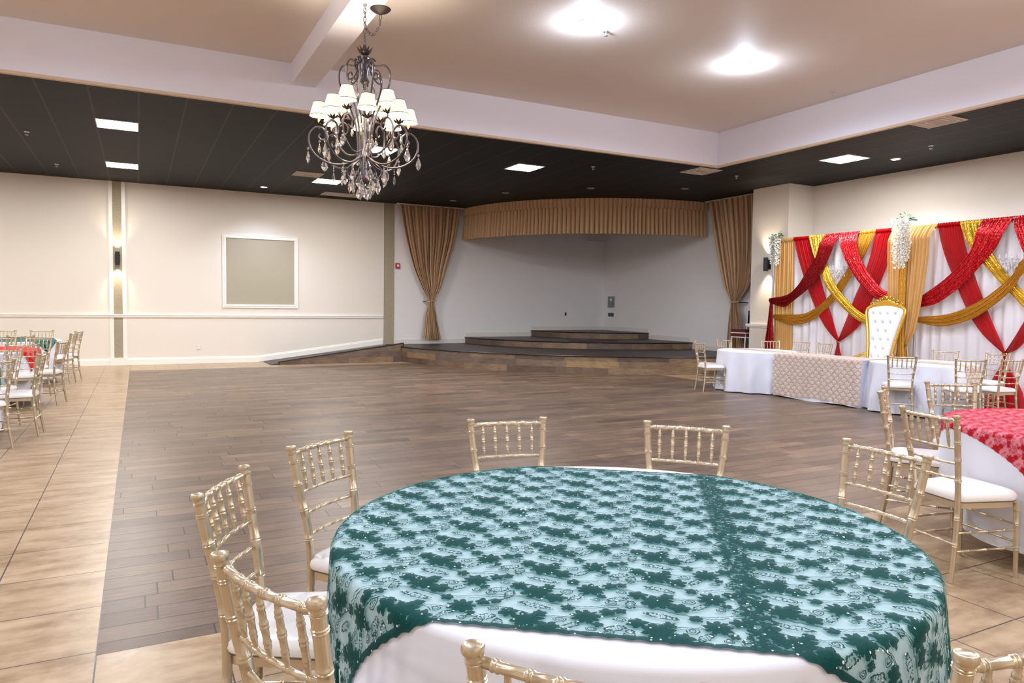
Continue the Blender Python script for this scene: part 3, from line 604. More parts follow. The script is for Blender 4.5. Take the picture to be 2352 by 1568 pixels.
# ================================================================== BANQUET CHAIRS
def bamboo(path, r, rings, n=10, ring_r=1.28, ends=None, seg=14):
    """tube along a smooth path with raised double rings at parameters in rings"""
    ts = [i/seg for i in range(seg+1)]; L = sum(math.dist(a, b) for a, b in zip(path, path[1:])); e = .0026/L
    for g in rings:
        for o in (-3.2, -2.2, -1.2, -.3, .3, 1.2, 2.2, 3.2): ts.append(g+o*e)
    ts = sorted(t for t in ts if 0 <= t <= 1); P = []; R = []
    for t in ts:
        P.append(cr_interp(path, t)); rr = r(t) if callable(r) else r
        for g in rings:
            k = abs(t-g)/e
            if 1.0 < k < 2.6: rr = rr*ring_r
        R.append(rr)
    return MB().tube(P, R, n)
def make_chair():
    root = empty('banquet_chair', (0, 0, 0)); cg = M['champ']
    for s in (-1, 1):
        path = [(s*.172, -.245, 0), (s*.160, -.215, .2), (s*.152, -.20, .42), (s*.157, -.212, .60), (s*.176, -.245, .78), (s*.186, -.268, .915)]
        m = bamboo(path, lambda t: .0112+.0050*min(1, t*2.2), [.20, .33, .55, .68, .79, .9, .955], 12, 1.13, seg=22)
        m.lathe([(.016, -.008), (.0198, -.004), (.0205, .006), (.019, .010), (.016, .0105), (.012, .008), (0, .009)], (s*.1865, -.269, .912), 12); m.build('leg', cg, root)
        path = [(s*.178, .178, .425), (s*.180, .182, .28), (s*.183, .19, 0)]
        bamboo(path, lambda t: .0165-.0045*t, [.22, .45, .7], 10, 1.13, seg=6).build('leg', cg, root)
    def bow(z, hw, y, b, r, rings, nm):
        path = [(-hw, y, z), (-hw*.5, y-b*.75, z), (0, y-b, z), (hw*.5, y-b*.75, z), (hw, y, z)]
        bamboo(path, r, rings, 8, 1.22, seg=8).build(nm, cg, root)
    bow(.893, .182, -.262, .022, .0100, [.12, .28, .42, .58, .72, .88], 'top_rail')
    for z, hw, y in [(.737, .172, -.236), (.652, .163, -.222), (.568, .156, -.208)]: bow(z, hw, y, .020, .0070, [.14, .32, .5, .68, .86], 'back_rail')
    for k in range(5):
        u = (k-2)/2.55; xb = u*.156; xt = u*.160; yb = -.236-.020*(1-u*u); yt = -.262-.022*(1-u*u)
        bamboo([(xb, yb, .738), ((xb+xt)/2, (yb+yt)/2, .815), (xt, yt, .892)], lambda t: .0046+.0040*math.sin(PI*t), [.25, .5, .75], 8, 1.2, seg=8).build('spindle', cg, root)
    # seat frame and cushion: rounded trapezoid
    def seat_poly(k, n=8):
        c_ = [(-.165, -.20), (.165, -.20), (.205, .19), (-.205, .19)]; rad = [.05, .05, .11, .11]; out = []
        for i, (x, y) in enumerate(c_):
            p = Vector((x*k, y*k)); a = Vector(c_[i-1])*k-p; b = Vector(c_[(i+1) % 4])*k-p; a.normalize(); b.normalize()
            q0 = p+a*rad[i]; q1 = p+b*rad[i]
            for j in range(n+1):
                t = j/n; out.append(tuple((1-t)**2*q0+2*t*(1-t)*p+t*t*q1))
        return out
    m = MB(); P = seat_poly(1.0); m.prism(P, .405, .437); m.build('seat_frame', cg, root, True)
    m = MB(); N = len(P); prof = [(.98, .437), (1.04, .443), (1.06, .456), (1.045, .474), (.98, .488), (.85, .496), (.6, .501), (.3, .503)]
    for k, z in prof: m.v += [(x*k, y*k, z) for x, y in P]
    for i in range(len(prof)-1): m.f += [(i*N+j, i*N+(j+1) % N, (i+1)*N+(j+1) % N, (i+1)*N+j) for j in range(N)]
    m.f += [tuple(range(N-1, -1, -1)), tuple((len(prof)-1)*N+j for j in range(N))]; m.build('seat_cushion', M['cushion'], root)
    m = MB(); m.tube([(x*1.03, y*1.03, .441) for x, y in P], .004, 5, closed=True); m.build('piping', M['piping'], root)
    def st(a, b): bamboo([a, tuple((p+q)/2 for p, q in zip(a, b)), b], .0068, [.25, .5, .75], 7, 1.3, seg=2).build('stretcher', cg, root)
    for s in (-1, 1):
        st((s*.159, -.214, .27), (s*.180, .183, .27)); st((s*.164, -.225, .17), (s*.181, .186, .17))
    st((-.181, .184, .30), (.181, .184, .30)); st((-.182, .187, .20), (.182, .187, .20)); st((-.163, -.222, .21), (.163, -.222, .21))
    return root
CH0 = make_chair(); used = [False]
def place(mx, my, fx, fy, label, group, s=1.0):
    """mx,my = middle of the top rail; fx,fy = facing"""
    l = math.hypot(fx, fy); fx /= l; fy /= l
    o = CH0 if not used[0] else copy_tree(CH0); used[0] = True
    o.location = (mx+.262*s*fx, my+.262*s*fy, 0); o.rotation_euler = (0, 0, math.atan2(fy, fx)-PI/2); o.scale = (s, s, s)
    tag(o, label, 'chair', group); return o
G1 = 'gold chairs around the green lace table'; G2 = 'gold chairs around the red lace table'; G3 = 'gold chairs around the head table'; G4 = 'gold chairs at the tables by the left wall'
place(.237, 2.40, .89, -.45, 'gold chair left of the green lace table, behind the nearest left chair', G1)
place(.668, 2.96, .64, -.77, 'gold chair at the back left of the green lace table, alone against dark planks', G1)
place(1.615, 3.13, -.2, -.97, 'gold chair behind the green lace table, left of the two straight across', G1)
place(2.338, 2.655, -.73, -.68, 'gold chair behind the green lace table, right of the two straight across', G1)
place(2.706, 1.877, -1, .05, 'gold chair right of the green lace table, only its back showing above it', G1)
place(.230, 1.518, .93, .37, 'largest gold chair at front left of the green lace table, white seat showing', G1)
place(.613, .917, .74, .67, 'gold chair at the bottom middle of the picture, only its top rail showing', G1)
place(1.382, .664, .07, 1, 'gold chair in the bottom right corner, cut off by the frame', G1)
place(4.70, 3.28, .51, -.86, 'gold chair seen edge-on at the far left of the red lace table', G2)
place(3.93, 2.46, .97, -.22, 'gold chair in front of the red lace table, fully visible with white seat', G2)
place(5.70, 3.40, -.48, -.87, 'gold chair behind the red lace table facing the camera', G2)
S = .94
place(9.25, 6.2, .73, .68, 'gold chair before the right round head table, leftmost, seat in full view', G3, S)
place(11.2, 6.80, -.95, -.33, 'gold chair behind the right round head table, closest to the tan center column', G3, S)
place(9.60, 5.49, .66, .75, 'gold chair before the right round head table, middle of three seen from behind', G3, S)
place(11.35, 6.1, -.96, .1, 'gold chair behind the right end of the head table, before the tied red sheers', G3, S)
place(10.20, 5.30, .25, .97, 'gold chair at the right end of the head table, rightmost full back in view', G3, S)
place(11.25, 5.12, -.62, .78, 'gold chair at the right frame edge beside the backdrop, only its white seat showing', G3, S)
place(8.86, 9.77, .97, -.26, 'gold chair at the left end of the head table, nearer of the two', G3, S)
place(9.18, 10.22, .74, -.67, 'gold chair at the left end of the head table, seen edge-on farthest left', G3, S)
place(10.25, 10.6, -.1, -1, 'gold chair behind the left head table, in front of the grey stage wall', G3, S)
place(10.98, 10.1, -.55, -.83, 'gold chair behind the left head table, in front of the wine sequin drape', G3, S)
place(11.28, 9.62, -1, -.09, 'gold chair behind the head table, just right of the straight tan drape', G3, S)
place(11.24, 9.05, -1, .16, 'gold chair behind the head table, closest to the first red tied drape', G3, S)
place(-1.63, 16.2, -.1, -1, 'gold chair by the cream wall behind the farthest green table, right of two', G4, .97)
place(-2.24, 16.28, .05, -1, 'gold chair by the cream wall behind the farthest green table, left of two', G4, .97)
place(-1.00, 15.7, -.9, -.35, 'gold chair by the left wall, rightmost and farthest of the left group', G4, .97)
place(-1.02, 14.8, -1, .2, 'gold chair seen edge-on in front of the rightmost one of the left group', G4, .97)
place(-1.70, 14.02, -.2, 1, 'gold chair before the farthest green table, its back to the coral red table', G4, .97)
place(-1.36, 13.10, -.35, -.94, 'gold chair behind the coral red table, near its hanging lace corner', G4, .97)
place(-1.86, 13.30, -.1, -1, 'gold chair behind the coral red table, at the left frame edge', G4, .97)
place(-1.36, 11.35, -.3, .95, 'gold chair before the coral red table, its back across the white cloth', G4, .97)
place(-.96, 11.95, -1, .28, 'gold chair right of the coral red table, seen from the side', G4, .97)
place(-.94, 9.3, -1, .05, 'gold chair right of the nearest left green table with slim side-on back', G4, .97)
place(-1.40, 10.15, -.3, -.95, 'gold chair behind the nearest left green table, cut by the left frame edge', G4, .97)
place(-1.22, 8.36, -.7, .7, 'gold chair nearest the camera at the left frame edge', G4, .97)

# stack of two wine banquet chairs behind the pier
def stack_chair(x, y, z, label):
    t = empty('stacking_chair', (x, y, z), -PI/2, label, 'chair', 'stacked wine-red chairs by the stage curtain')
    MB().box(-.22, -.22, .43, .22, .22, .495).build('seat', M['wine_vinyl'], t, False)
    m = MB().box(-.225, -.225, .405, .225, .225, .43); m.build('seat_frame', M['white_plastic'], t, False)
    m = MB(); m.tube([(-.2, .23, .43), (-.2, .30, .92), (-.15, .31, .95), (.15, .31, .95), (.2, .30, .92), (.2, .23, .43)], .012, 6); m.build('back_frame', M['white_plastic'], t)
    MB().box(-.18, .265, .6, .18, .30, .93).build('backrest', M['wine_vinyl'], t, False)
    for a in (-1, 1):
        for b in (-1, 1):
            MB().tube([(a*.21, b*.20, .41), (a*.23, b*.25, 0)], .012, 6).build('leg', M['white_plastic'], t)
stack_chair(12.52, 12.28, .40, 'wine-red stacking chair with pale metal legs, lower of the two behind the pier')
stack_chair(12.52, 12.28, .50, 'wine-red stacking chair with pale metal frame, upper of the two behind the pier')

# ================================================================== TABLES
def make_cloth_fn(R, zt, nf, amp, seed, taper=.0):
    rnd = random.Random(seed); ph = [rnd.uniform(0, 6.28) for _ in range(4)]; rc = .018
    def g(th): return .55*math.sin(nf*th+ph[0]+.8*math.sin(2*th+ph[1]))+.3*math.sin((nf*.5+1)*th+ph[2])+.15*math.sin(3*th+ph[3])
    def fn(x, y, off):
        r = math.hypot(x, y); th = math.atan2(y, x)
        if r <= R: return (x, y, zt+off)
        s = r-R; q = rc*PI/2
        if s < q:
            a = s/rc; rr = R+(rc+off)*math.sin(a); return (rr*math.cos(th), rr*math.sin(th), zt-rc+(rc+off)*math.cos(a))
        d = s-q; k = min(1, d/.45); rr = R+rc+off+amp*k*(.35*g(th)+.0)*1.0+taper*d+.02*k
        rr += amp*.65*k*g(th)
        return (rr*math.cos(th), rr*math.sin(th), zt-rc-d)
    return fn
def round_cloth(fn, R, hang, mat, name, off=0, n=216, hemf=None):
    m = MB(); rs = [0, .3*R, .6*R, .85*R, .97*R, R]+[R+.018*PI/2*i/5 for i in range(1, 6)]+[R+.03+(1)*i for i in []]
    NR = 16; rows = []
    for r in rs: rows.append([fn(max(r, 1e-4)*math.cos(2*PI*k/n), max(r, 1e-4)*math.sin(2*PI*k/n), off) for k in range(n)])
    for i in range(1, NR+1):
        row = []
        for k in range(n):
            th = 2*PI*k/n; h = hang(th); r = R+.0283+(h)*i/NR
            row.append(fn(r*math.cos(th), r*math.sin(th), off))
        rows.append(row)
    for row in rows: m.v += row
    m.f = [(i*n+k, i*n+(k+1) % n, (i+1)*n+(k+1) % n, (i+1)*n+k) for i in range(len(rows)-1) for k in range(n)]
    return m
def table_frame(t, R, zt, legs=4, rr=.5):
    MB().lathe([(0, zt-.035), (R-.01, zt-.035), (R-.004, zt-.004), (0, zt-.004)], n=48).build('tabletop', M['white_plastic'], t)
    for k in range(legs):
        a = PI/4+PI/2*k; MB().tube([(R*rr*math.cos(a), R*rr*math.sin(a), zt-.03), (R*rr*1.12*math.cos(a), R*rr*1.12*math.sin(a), 0)], .02, 8).build('leg', M['black'], t)
def overlay_mesh(fn, off, ang, u0, u1, v0, v1, nu=150, nv=120, cx=0, cy_=0, scal=0):
    m = MB(); c_, s_ = math.cos(ang), math.sin(ang)
    def P(a, b):
        u = u0+(u1-u0)*a; v = v0+(v1-v0)*b
        if scal:
            if b in (0, 1): v += scal*abs(math.sin(PI*u/.045))*(1 if b == 0 else -1)
            if a in (0, 1): u += scal*abs(math.sin(PI*v/.045))*(1 if a == 0 else -1)
        return u, v
    def f(a, b):
        u, v = P(a, b); wob = .0012*math.sin(9*v+4*u)
        return fn(u*c_-v*s_, u*s_+v*c_, off+wob*0)
    m.grid(f, nu, nv, uv=P); return m
R1 = .877
def banquet(name, x, y, R, zt, fabric, seed, hang, ovl, lab_t, lab_c, lab_o, nf=13, amp=.035, n=216, grp=None):
    t = empty('round_table', (x, y, 0), 0, lab_t, 'table', grp); table_frame(t, R, zt-.004)
    fn = make_cloth_fn(R, zt, nf, amp, seed)
    o = round_cloth(fn, R, hang, M['linen'], 'tablecloth', .002, n).build('tablecloth', M['linen']); o.location = (x, y, 0)
    tag(o, lab_c, 'tablecloth', 'white round tablecloths')
    if ovl:
        ang, u0, u1, v0, v1, nu, nv = ovl
        m = overlay_mesh(fn, .008, ang, u0, u1, v0, v1, nu, nv, scal=.006)
        o2 = m.build('lace_overlay', fabric); o2.location = (x, y, 0); tag(o2, lab_o, 'lace overlay', 'embroidered lace overlays')
    return t
banquet('a', 1.365, 1.855, R1, .768, M['lace_green'], 3, lambda th: .60+.02*math.sin(5*th), (math.radians(-37.7), -1.08, 1.12, -.797, .80, 230, 170),
        'large round banquet table nearest the camera, under the green lace', 'white tablecloth on the nearest round table, under the green embroidered lace', 'dark green embroidered lace overlay with sequins on the nearest round table')
banquet('b', 5.28, 2.22, .82, .768, M['lace_red'], 5, lambda th: .55+.10*math.sin(2*th+1.0)+.03*math.sin(7*th), (math.radians(147), -1.1, .87, -1.0, 1.0, 130, 130),
        'round banquet table at right under the red lace', 'white tablecloth with uneven hem on the round table at right, under the red lace', 'red embroidered lace overlay on the round table at right')
GL = 'round tables at the left edge'
banquet('c', -2.12, 15.1, R1, .76, M['lace_green_far'], 8, lambda th: .62, (math.radians(8), -.95, .80, -.78, .95, 80, 80), 'farthest round table at the left, by the cream wall, with green lace', 'white tablecloth on the farthest left table, below green lace', 'green lace overlay on the farthest left table', n=120, grp=GL)
banquet('d', -2.14, 12.15, R1, .76, M['lace_red_far'], 9, lambda th: .62, (math.radians(8), -1.0, 1.0, -.62, .95, 80, 80), 'middle round table at the left with coral red lace', 'white tablecloth on the middle left table, below coral red lace', 'coral red lace overlay on the middle left table, its corner hanging', n=120, grp=GL)
banquet('e', -2.22, 9.25, R1, .76, M['lace_green_far'], 10, lambda th: .62, (math.radians(8), -1.0, 1.12, -.95, .55, 80, 80), 'nearest round table at the left frame edge with green lace', 'white tablecloth hanging at the left frame edge, on the nearest left table', 'green lace overlay corner hanging at the left frame edge', n=120, grp=GL)

# ---- head table: two round tables and a rectangular one between them
ZH = .72
def head_round(x, y, R, seed, lt, lc, n=180, flare=.03):
    t = empty('round_table', (x, y, 0), 0, lt, 'table', 'round tables at the ends of the head table'); table_frame(t, R, ZH-.004)
    fn = make_cloth_fn(R, ZH, 12, .085, seed, flare)
    o = round_cloth(fn, R, lambda th: .685, M['linen'], 'tablecloth', .002, n).build('tablecloth', M['linen']); o.location = (x, y, 0)
    tag(o, lc, 'tablecloth', 'white round tablecloths'); return fn
fnL = head_round(9.98, 9.50, .67, 21, 'round table at the left end of the head table', 'floor-length white tablecloth at the left end of the head table')
fnR = head_round(10.25, 6.55, .69, 22, 'round table at the right end of the head table', 'floor-length white tablecloth at the right end of the head table')
HX0, HX1, HY0, HY1 = 9.60, 10.22, 7.14, 8.72
t = empty('rectangular_table', ((HX0+HX1)/2, (HY0+HY1)/2, 0), 0, 'rectangular table in the middle of the head table', 'table')
a, b = (HX1-HX0)/2, (HY1-HY0)/2
MB().box(-a+.01, -b+.01, ZH-.035, a-.01, b-.01, ZH-.004).build('tabletop', M['white_plastic'], t, False)
for sx in (-1, 1):
    for sy in (-1, 1): MB().tube([(sx*(a-.08), sy*(b-.08), ZH-.03), (sx*(a-.06), sy*(b-.06), 0)], .018, 8).build('leg', M['black'], t)
def rect_cloth(x0, x1, y0, y1, zt, zb, flare, off, nf, amp, sides=('f', 'b', 'l', 'r')):
    """perimeter cloth with top"""
    m = MB(); P = []; step = .02
    cor = [(x0, y0), (x0, y1), (x1, y1), (x1, y0)]
    for i in range(4):
        ax, ay = cor[i]; bx, by = cor[(i+1) % 4]; L = math.dist((ax, ay), (bx, by)); N = int(L/step)
        nx, ny = ((-1, 0), (0, 1), (1, 0), (0, -1))[i]
        for k in range(N): P.append((ax+(bx-ax)*k/N, ay+(by-ay)*k/N, nx, ny))
    N = len(P); rows = []
    for j, (k, z) in enumerate([(0, zt+off), (.5, zt+off-.003), (1, zt-.012)]+[(1+q/12, zt-.012-(zt-.012-zb)*q/12) for q in range(1, 13)]):
        row = []
        for i, (x, y, nx, ny) in enumerate(P):
            d = max(0, k-1); g = math.sin(i*.32+1.5*math.sin(i*.05))*amp*d*1.6; o_ = .006+off+flare*d+g if k >= 1 else (.004+off)*k
            zz = z if j < 14 else z+.012*math.sin(i*.11)
            row.append((x+nx*o_, y+ny*o_, zz))
        rows.append(row)
    for r in rows: m.v += r
    m.f = [(i*N+k, i*N+(k+1) % N, (i+1)*N+(k+1) % N, (i+1)*N+k) for i in range(len(rows)-1) for k in range(N)]
    m.f.append(tuple(range(N-1, -1, -1))); return m
o = rect_cloth(HX0, HX1, HY0, HY1, ZH, .012, .015, .002, 10, .008).build('tablecloth', M['linen']); tag(o, 'floor-length white tablecloth on the middle rectangular head table', 'tablecloth', 'white tablecloths')
# champagne lace over the rectangular table: front drop, top
m = MB()
def fr(u, v):
    y = HY1+.012-(HY1-HY0+.10)*u; L = (HX1-HX0)+.03+.66; s = L*v
    rip = .006*math.sin(38*u)+.004*math.sin(91*u+1)
    if s < HX1-HX0+.015: return (HX1+.01-s, y, ZH+.007)
    d = s-(HX1-HX0+.015)-.015
    if d < 0: return (HX0-.012, y, ZH-.004)
    return (HX0-.020-.02*d/.66+rip*min(1, d*3)-.004, y, ZH-.008-d*(1+.02*math.sin(9*u)))
m.grid(fr, 120, 60, uv=lambda u, v: (u*1.45, v*1.42)); o = m.build('lace_overlay', M['lace_gold']); tag(o, 'champagne patterned lace over the front of the middle head table', 'lace overlay')
for nm, cx, cy_, fn, R, sgn, lab in [('l', 9.98, 9.50, fnL, .67, 1, 'champagne lace runner strip across the top of the left round head table'), ('r', 10.25, 6.55, fnR, .69, -1, 'champagne lace runner across the right round head table, falling over its right end')]:
    m = MB()
    if sgn > 0: m.grid(lambda u, v: fn(-.18+.36*u+.06, -.66+1.2*v, .008), 12, 40, uv=lambda u, v: (u*.36, v*1.2))
    else: m.grid(lambda u, v: fn(-.20+.40*u+.05, .66-1.85*v, .010), 16, 60, uv=lambda u, v: (u*.4, v*1.85))
    o = m.build('table_runner', M['lace_gold']); o.location = (cx, cy_, 0); tag(o, lab, 'table runner', 'champagne lace runners')

# ================================================================== BACKDROP
BX = 11.80; BZ = 2.93
bs = empty('backdrop_stand', (BX, 8, 0), 0, 'white metal pipe frame holding up the red and gold backdrop', 'backdrop stand')
MB().tube([(0, 2.84, 2.90), (0, -4.2, 2.90)], .02, 8).build('crossbar', M['white_plastic'], bs)
for y in (2.86, -.28, -4.2):
    MB().tube([(.03, y, 0), (.03, y, 2.9)], .022, 10).build('pole', M['silver'], bs)
    MB().box(-.12, y-.2, 0, .2, y+.2, .012).build('base_plate', M['silver'], bs, False)
# white sheer curtain behind everything
m = MB(); m.grid(lambda u, v: (BX+.045+.020*math.sin(u*230+math.sin(u*40))+.012*math.sin(u*83), 10.80-7.0*u, BZ-.01-(BZ-.02)*v), 760, 10)
tag(m.build('sheer_curtain', M['sheer_white']), 'wide white sheer curtain hanging behind the red and gold drapes', 'curtain')
def swag(name, A, B, depth, pleats, amp, mat, label, cat, group, nt=60, header=True, bulge=.03, top=2.93):
    t = empty(name, (BX, 0, 0), 0, label, cat, group)
    # edges are (y, z); the cloth hangs in front of the bar at distance depth
    LA = [0]
    def fn(s, v):
        a = cr_interp(A, v); b = cr_interp(B, v); y = a[0]+(b[0]-a[0])*s; z = a[1]+(b[1]-a[1])*s
        w_ = math.dist(a, b)
        k = amp*(math.sin(2*PI*pleats*s+.5*math.sin(4*v))*.65+.35*math.sin(2*PI*pleats*.45*s+2+v*2))
        return (-(depth*min(1, v*8+.25)+bulge*4*s*(1-s)*min(1, v*4))-k, y, z)
    L = sum(math.dist(p, q) for p, q in zip(A, A[1:]))
    m = MB(); m.grid(fn, pleats*8, nt, uv=lambda u, v: (u*.45, v*L)); m.build('fabric', mat, t)
    if header:
        y0_, y1_ = A[0][0], B[0][0]
        m = MB()
        def hf(u, v):
            y = y0_+(y1_-y0_)*u; an = 2*PI*v; r = .030+.004*math.sin(u*90)
            return (-.0+r*math.cos(an), y, 2.895+(r+.008)*math.sin(an)+.004*math.sin(u*140))
        m.grid(hf, 60, 12, uv=lambda u, v: (u*.4, v*.2)); m.build('rod_pocket', mat, t)
    return t
def tie(t, y, z, x, r=.035):
    m = MB(); m.tube([(x+r*.6*math.cos(a), y+r*math.sin(a), z) for a in [2*PI*i/14 for i in range(14)]], .014, 6, closed=True); m.build('tie_ring', M['gold'], t)
ext = lambda P, y, z: P+[(y, z)]
tA, tB = [(10.78, 2.91), (10.78, 2.29), (10.78, 1.43), (10.78, .65), (10.78, .02)], [(10.33, 2.91), (10.31, 2.27), (10.30, 1.43), (10.29, .65), (10.29, .02)]
GS = 'backdrop drapes'
swag('tan_drape', tA, tB, .0, 9, .018, M['sheer_tan'], 'straight tan drape at the left end of the backdrop', 'drape', GS, bulge=0)
t = swag('red_sheer_drape', [(10.32, 2.90), (10.11, 2.32), (9.85, 1.74), (9.57, 1.25), (9.37, 1.02), (9.19, .88)], [(9.93, 2.90), (9.71, 2.31), (9.51, 1.76), (9.35, 1.37), (9.25, 1.1), (9.16, .89)], .03, 9, .012, M['sheer_red'], 'sheer red drape slanting right from the left tan column to the first tie', 'drape', GS)
swag('gold_sequin_swag', [(9.94, 2.9), (9.65, 2.33), (9.44, 1.92), (9.18, 1.63), (8.93, 1.42), (8.67, 1.26), (8.38, 1.2), (8.0, 1.18)], [(9.57, 2.9), (9.46, 2.45), (9.26, 2.0), (8.97, 1.68), (8.76, 1.5), (8.56, 1.39), (8.34, 1.33), (8.0, 1.3)], .10, 6, .014, M['seq_gold'], 'bright gold sequin swag sweeping down right behind the white throne', 'swag', GS)
t = swag('wine_sequin_swag', [(9.56, 2.9), (9.65, 2.52), (9.84, 2.26), (10.06, 1.96), (10.33, 1.77), (10.78, 1.70)], [(9.18, 2.9), (9.34, 2.5), (9.54, 2.16), (9.79, 1.9), (10.22, 1.61), (10.42, 1.52), (10.76, 1.60)], .15, 7, .014, M['seq_wine'], 'dark red sequin swag sweeping left to the outer pole and falling to the floor', 'swag', GS)
m = MB(); A_ = [(10.80, 1.69), (10.86, 1.13), (10.93, .62), (10.97, .02)]; B_ = [(10.74, 1.62), (10.72, 1.13), (10.68, .62), (10.66, .02)]
m.grid(lambda s, v: (-.10-.03*math.sin(18*s)*min(1, .3+v), cr_interp(A_, v)[0]*(1-s)+cr_interp(B_, v)[0]*s, cr_interp(A_, v)[1]*(1-s)+cr_interp(B_, v)[1]*s), 40, 40, uv=lambda u, v: (u*.3, v*1.7)); m.build('tail', M['seq_wine'], t)
swag('gold_satin_swag', [(8.81, 2.9), (8.89, 2.53), (9.0, 2.28), (9.2, 2.0), (9.43, 1.71), (9.74, 1.49), (10.07, 1.38), (10.74, 1.37)], [(8.49, 2.9), (8.58, 2.63), (8.69, 2.44), (8.88, 2.17), (9.1, 1.84), (9.24, 1.68), (9.57, 1.39), (9.89, 1.22), (10.27, 1.17), (10.72, 1.27)], .06, 7, .013, M['seq_goldmatte'], 'gold satin swag sweeping down left to the outer tan drape', 'swag', GS)
swag('red_sequin_swag', [(9.2, 2.9), (9.04, 2.48), (8.83, 2.14), (8.58, 1.86), (8.35, 1.68), (8.03, 1.6)], [(8.82, 2.9), (8.72, 2.52), (8.55, 2.21), (8.36, 1.98), (8.22, 1.85), (8.03, 1.77)], .15, 7, .014, M['seq_red'], 'bright red sequin swag sweeping right above the white throne', 'swag', GS)
t = swag('red_sheer_drape', [(8.49, 2.9), (8.58, 2.46), (8.71, 2.06), (8.86, 1.73), (8.99, 1.4), (9.1, 1.13), (9.19, .89)], [(8.12, 2.9), (8.18, 2.44), (8.33, 2.03), (8.48, 1.71), (8.68, 1.28), (8.92, 1.04), (9.15, .88)], .03, 9, .012, M['sheer_red'], 'sheer red drape slanting left to the first tie, tail hanging below it', 'drape', GS)
def tail(t, y, z, y0_, y1_, mat, off=-.05, w=.03):
    m = MB(); A = [(y+w, z), (y+w*1.6, z-.15), (y0_, z*.35), (y0_+.05, .02)]; B = [(y-w, z), (y-w*1.6, z-.15), (y1_, z*.35), (y1_-.05, .02)]
    m.grid(lambda s, v: (off-.03*math.sin(22*s)*min(1, .2+v), cr_interp(A, v)[0]*(1-s)+cr_interp(B, v)[0]*s, cr_interp(A, v)[1]*(1-s)+cr_interp(B, v)[1]*s), 48, 30, uv=lambda u, v: (u*.3, v*.8)); m.build('tail', mat, t)
tail(t, 9.17, .86, 9.33, 8.98, M['sheer_red']); tie(t, 9.17, .87, -.05)
tc = swag('tan_drape', [(8.13, 2.9), (8.11, 2.19), (8.06, 1.46), (7.98, 1.15), (7.84, .91)], [(7.37, 2.9), (7.39, 2.28), (7.46, 1.7), (7.55, 1.19), (7.67, .92)], .20, 13, .018, M['sheer_tan'], 'tan center column drape gathered and tied low beside the throne', 'drape', GS)
tail(tc, 7.76, .89, 7.88, 7.58, M['sheer_tan'], -.18, .05); tie(tc, 7.76, .90, -.19, .06)
swag('gold_sequin_strip', [(7.86, 2.72), (7.85, 1.7), (7.83, .93), (7.86, .6), (7.86, .02)], [(7.73, 2.72), (7.71, 1.7), (7.70, .93), (7.67, .6), (7.66, .02)], .27, 4, .012, M['seq_goldmatte'], 'narrow gold sequin strip running down the tan center column', 'drape', GS, header=False)
swag('red_sheer_drape', [(7.37, 2.9), (7.24, 2.45), (7.06, 2.02), (6.86, 1.57), (6.68, 1.26), (6.5, 1.05), (6.24, .84)], [(6.99, 2.9), (6.86, 2.43), (6.71, 2.01), (6.59, 1.7), (6.43, 1.31), (6.31, 1.06), (6.22, .85)], .03, 9, .012, M['sheer_red'], 'sheer red drape slanting right from the center column to the second tie', 'drape', GS)
swag('gold_sequin_swag', [(7.0, 2.9), (6.8, 2.51), (6.59, 2.24), (6.29, 1.89), (6.11, 1.7), (5.97, 1.55), (5.72, 1.39), (5.2, 1.25)], [(6.65, 2.9), (6.52, 2.56), (6.41, 2.34), (6.24, 2.08), (5.98, 1.79), (5.71, 1.58), (5.2, 1.4)], .08, 6, .014, M['seq_gold'], 'bright gold sequin swag slanting right behind the clear ornament at right', 'swag', GS)
swag('wine_sequin_swag', [(6.65, 2.9), (6.73, 2.51), (6.85, 2.3), (7.06, 2.08), (7.24, 1.93), (7.53, 1.73)], [(6.20, 2.9), (6.36, 2.49), (6.55, 2.24), (6.75, 2.01), (6.96, 1.81), (7.27, 1.6), (7.54, 1.54)], .13, 8, .014, M['seq_red'], 'red sequin swag sweeping left to the tan center column', 'swag', GS)
swag('red_sequin_swag', [(6.18, 2.9), (6.01, 2.42), (5.82, 2.06), (5.58, 1.82), (5.1, 1.62)], [(5.80, 2.9), (5.7, 2.5), (5.58, 2.25), (5.43, 2.05), (5.1, 1.8)], .13, 7, .014, M['seq_red'], 'red sequin swag leaving the picture at its right edge', 'swag', GS)
swag('gold_satin_swag', [(5.40, 2.9), (5.75, 2.44), (6.0, 2.24), (6.12, 2.02), (6.33, 1.82), (6.61, 1.62), (7.03, 1.44), (7.55, 1.38)], [(5.10, 2.9), (5.58, 2.33), (5.86, 2.15), (5.99, 2.01), (6.11, 1.81), (6.4, 1.54), (6.72, 1.34), (7.14, 1.23), (7.55, 1.28)], .16, 7, .013, M['seq_goldmatte'], 'gold satin swag rising right from the tan center column', 'swag', GS)
t = swag('red_sheer_drape', [(5.1, 2.9), (5.35, 2.5), (5.62, 2.1), (5.79, 1.7), (5.96, 1.39), (6.08, 1.15), (6.23, .86)], [(4.7, 2.9), (5.0, 2.4), (5.39, 1.89), (5.63, 1.39), (5.95, 1.04), (6.07, .91), (6.21, .84)], .03, 9, .012, M['sheer_red'], 'sheer red drape at the right edge slanting left, pooling on the floor', 'drape', GS)
tail(t, 6.22, .83, 6.45, 5.95, M['sheer_red']); tie(t, 6.22, .84, -.05)
m = MB(); m.grid(lambda u, v: (-.30-.35*u+.1*math.sin(3*v*PI), 6.35-1.3*v, .02+.03*abs(math.sin(9*u+11*v))*(1-abs(2*u-1))), 24, 40); m.build('pooled_hem', M['sheer_red'], t)
swag('tan_drape', [(4.7, 2.9), (4.7, 1.5), (4.7, .02)], [(3.95, 2.9), (3.95, 1.5), (3.95, .02)], .05, 10, .018, M['sheer_tan'], 'tan drape at the far end of the backdrop beyond the frame', 'drape', GS)

